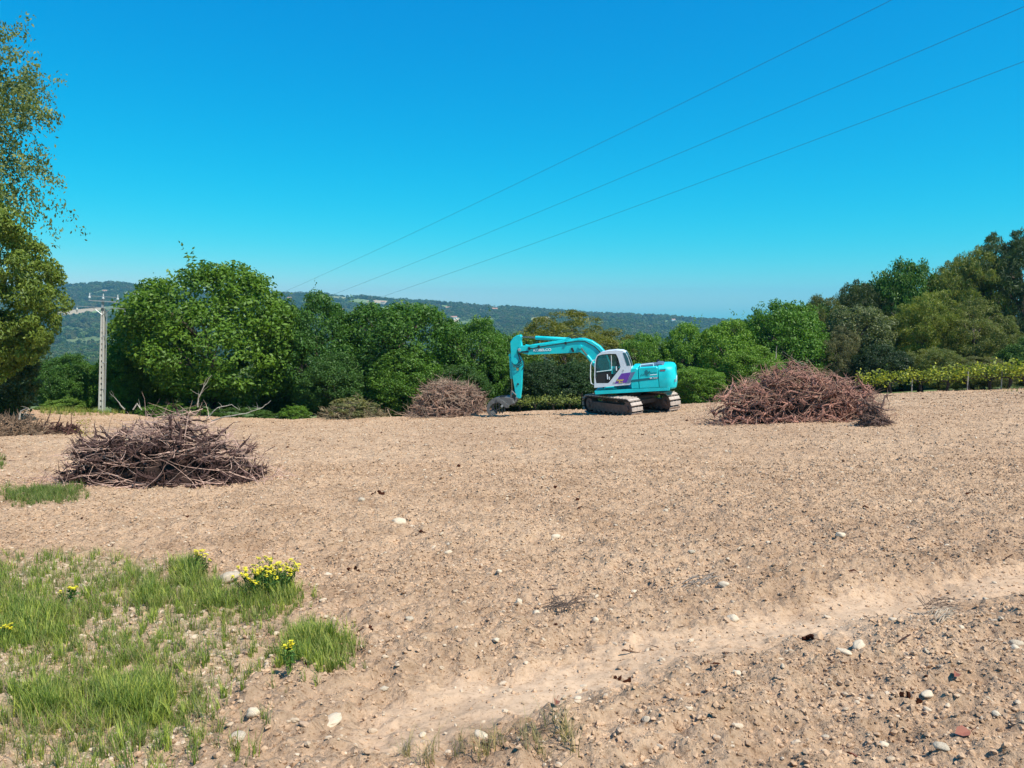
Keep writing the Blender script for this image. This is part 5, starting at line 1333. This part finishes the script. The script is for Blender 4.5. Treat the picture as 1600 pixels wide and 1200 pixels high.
# ------------------------------------------------------------------ vines still standing
def vine_meshes(seed):
    q = random.Random(seed); b = MB(); pts = [Vector((0, 0, -.1))]
    for i in range(5): pts.append(pts[-1]+Vector((q.uniform(-.06, .06), q.uniform(-.04, .04), .14)))
    b.tube(pts, [.085, .07, .06, .065, .075, .06], 7)
    for s_ in (-1, 1): 
        w = wiggle(b, q, pts[-1], (s_, 0, .25), .62, .035, 5, .25, 5)
        for k in (2, 3, 4): wiggle(b, q, w[k], (q.uniform(-.4, .4), 0, 1), .3, .012, 3, .2, 4)
    tm = b.mesh('vine_trunk_mesh', M_WOOD, True); r = np.random.default_rng(seed); n = 300
    P = np.stack([(r.random(n)-.5)*1.5, r.normal(size=n)*.17, 0.93+.19*r.normal(size=n)], 1); P[:, 2] = np.maximum(P[:, 2], .45)
    nn = r.normal(size=P.shape)+np.array([0, -.3, .5])
    V, Fq, tn = leaf_quads(P, nn, .055, .8, .2+.7*r.random(n), r)
    return tm, mesh_np('vine_leaves_mesh', V, Fq, 4, [M_LEAF], False, {'tone': ('FACE', tn)})
VM = [vine_meshes(300+i) for i in range(3)]
def vine(px, pbase, Y, label, k, col=(.30, .30, .035), s=1.0, group='standing grapevines'):
    a, _ = ray(px, 600); x = a*Y; t = thing('grapevine', label, 'grapevine', (x, Y, gz(x, Y)-.02), rnd.uniform(-.15, .15), group)
    o = link(bpy.data.objects.new('trunk', VM[k][0]), t); o.color = (.05, .04, .035, 1); o.scale = (s, s, s)
    o = link(bpy.data.objects.new('foliage', VM[k][1]), t); o.color = (*col, 1); o.scale = (s*1.08, s, s)
names = ['first standing grapevine, half hidden by the right end of the large root heap', 'second grapevine from the large root heap, with a thick dark trunk', 'third grapevine from the large root heap, leaning trunk', 'fourth grapevine from the large root heap, short trunk', 'fifth grapevine from the large root heap', 'sixth grapevine from the large root heap, thickest dark trunk', 'seventh grapevine from the large root heap', 'grapevine cut by the right edge of the picture']
for i, (px, nm) in enumerate(zip((1362, 1393, 1437, 1481, 1515, 1545, 1578, 1604), names)):
    vine(px, 612, 43.6-.2*i, nm, i % 3, (.29-.01*(i % 2), .32, .04), 1.05+.035*i)
VMb = [(i, px) for i, px in enumerate((1640, 1680, 1720))]
lowv = [(812, 'low leafy vine right of the excavator bucket'), (838, 'low leafy vine under the excavator boom, left one'), (864, 'low leafy vine under the excavator boom, middle one'), (890, 'low leafy vine under the excavator boom, next to the track'), (1062, 'low leafy vine just right of the excavator track'), (1086, 'low leafy vine between the excavator and the large root heap'), (1110, 'low leafy vine at the left foot of the large root heap')]
for i, (px, nm) in enumerate(lowv): vine(px, 640, 44.6, nm, i % 3, (.20, .24, .06), .78, 'low vines beyond the field edge')
for px, py, Y, nm in ((1425, 600, 43.2, 'thin pale vine post, leftmost along the vine row'), (1512, 598, 42.6, 'thin pale vine post in the middle of the vine row'), (1565, 597, 42.4, 'thin pale vine post, rightmost along the vine row')):
    a, _ = ray(px, py); x = a*Y; c = MB(); c.box((0, 0, .55), (.05, .05, 1.2), ch=.008); o = c.build('vine_post', M_PALEBARK); o.location = (x, Y, gz(x, Y)); tag(o, nm, 'post', 'posts in the vine row')

# ------------------------------------------------------------------ haze
def haze():
    b = MB(); b.add([(-3600, -80, -160), (3600, -80, -160), (3600, 4300, -160), (-3600, 4300, -160), (-3600, -80, 112), (3600, -80, 112), (3600, 4300, 112), (-3600, 4300, 112)],
                    [(0, 3, 2, 1), (4, 5, 6, 7), (0, 1, 5, 4), (1, 2, 6, 5), (2, 3, 7, 6), (3, 0, 4, 7)])
    m = bpy.data.materials.new('haze_air'); m.use_nodes = True; nt = m.node_tree; nt.nodes.clear()
    out = nt.nodes.new('ShaderNodeOutputMaterial'); v = nt.nodes.new('ShaderNodeVolumePrincipled')
    v.inputs['Color'].default_value = (.26, .70, .97, 1); v.inputs['Density'].default_value = HAZE; v.inputs['Anisotropy'].default_value = .2
    nt.links.new(v.outputs[0], out.inputs['Volume'])
    o = b.build('haze', m); o['kind'] = 'stuff'; tag(o, 'thin bluish summer haze over the valley', 'haze')
HAZE = 0.00014
haze()
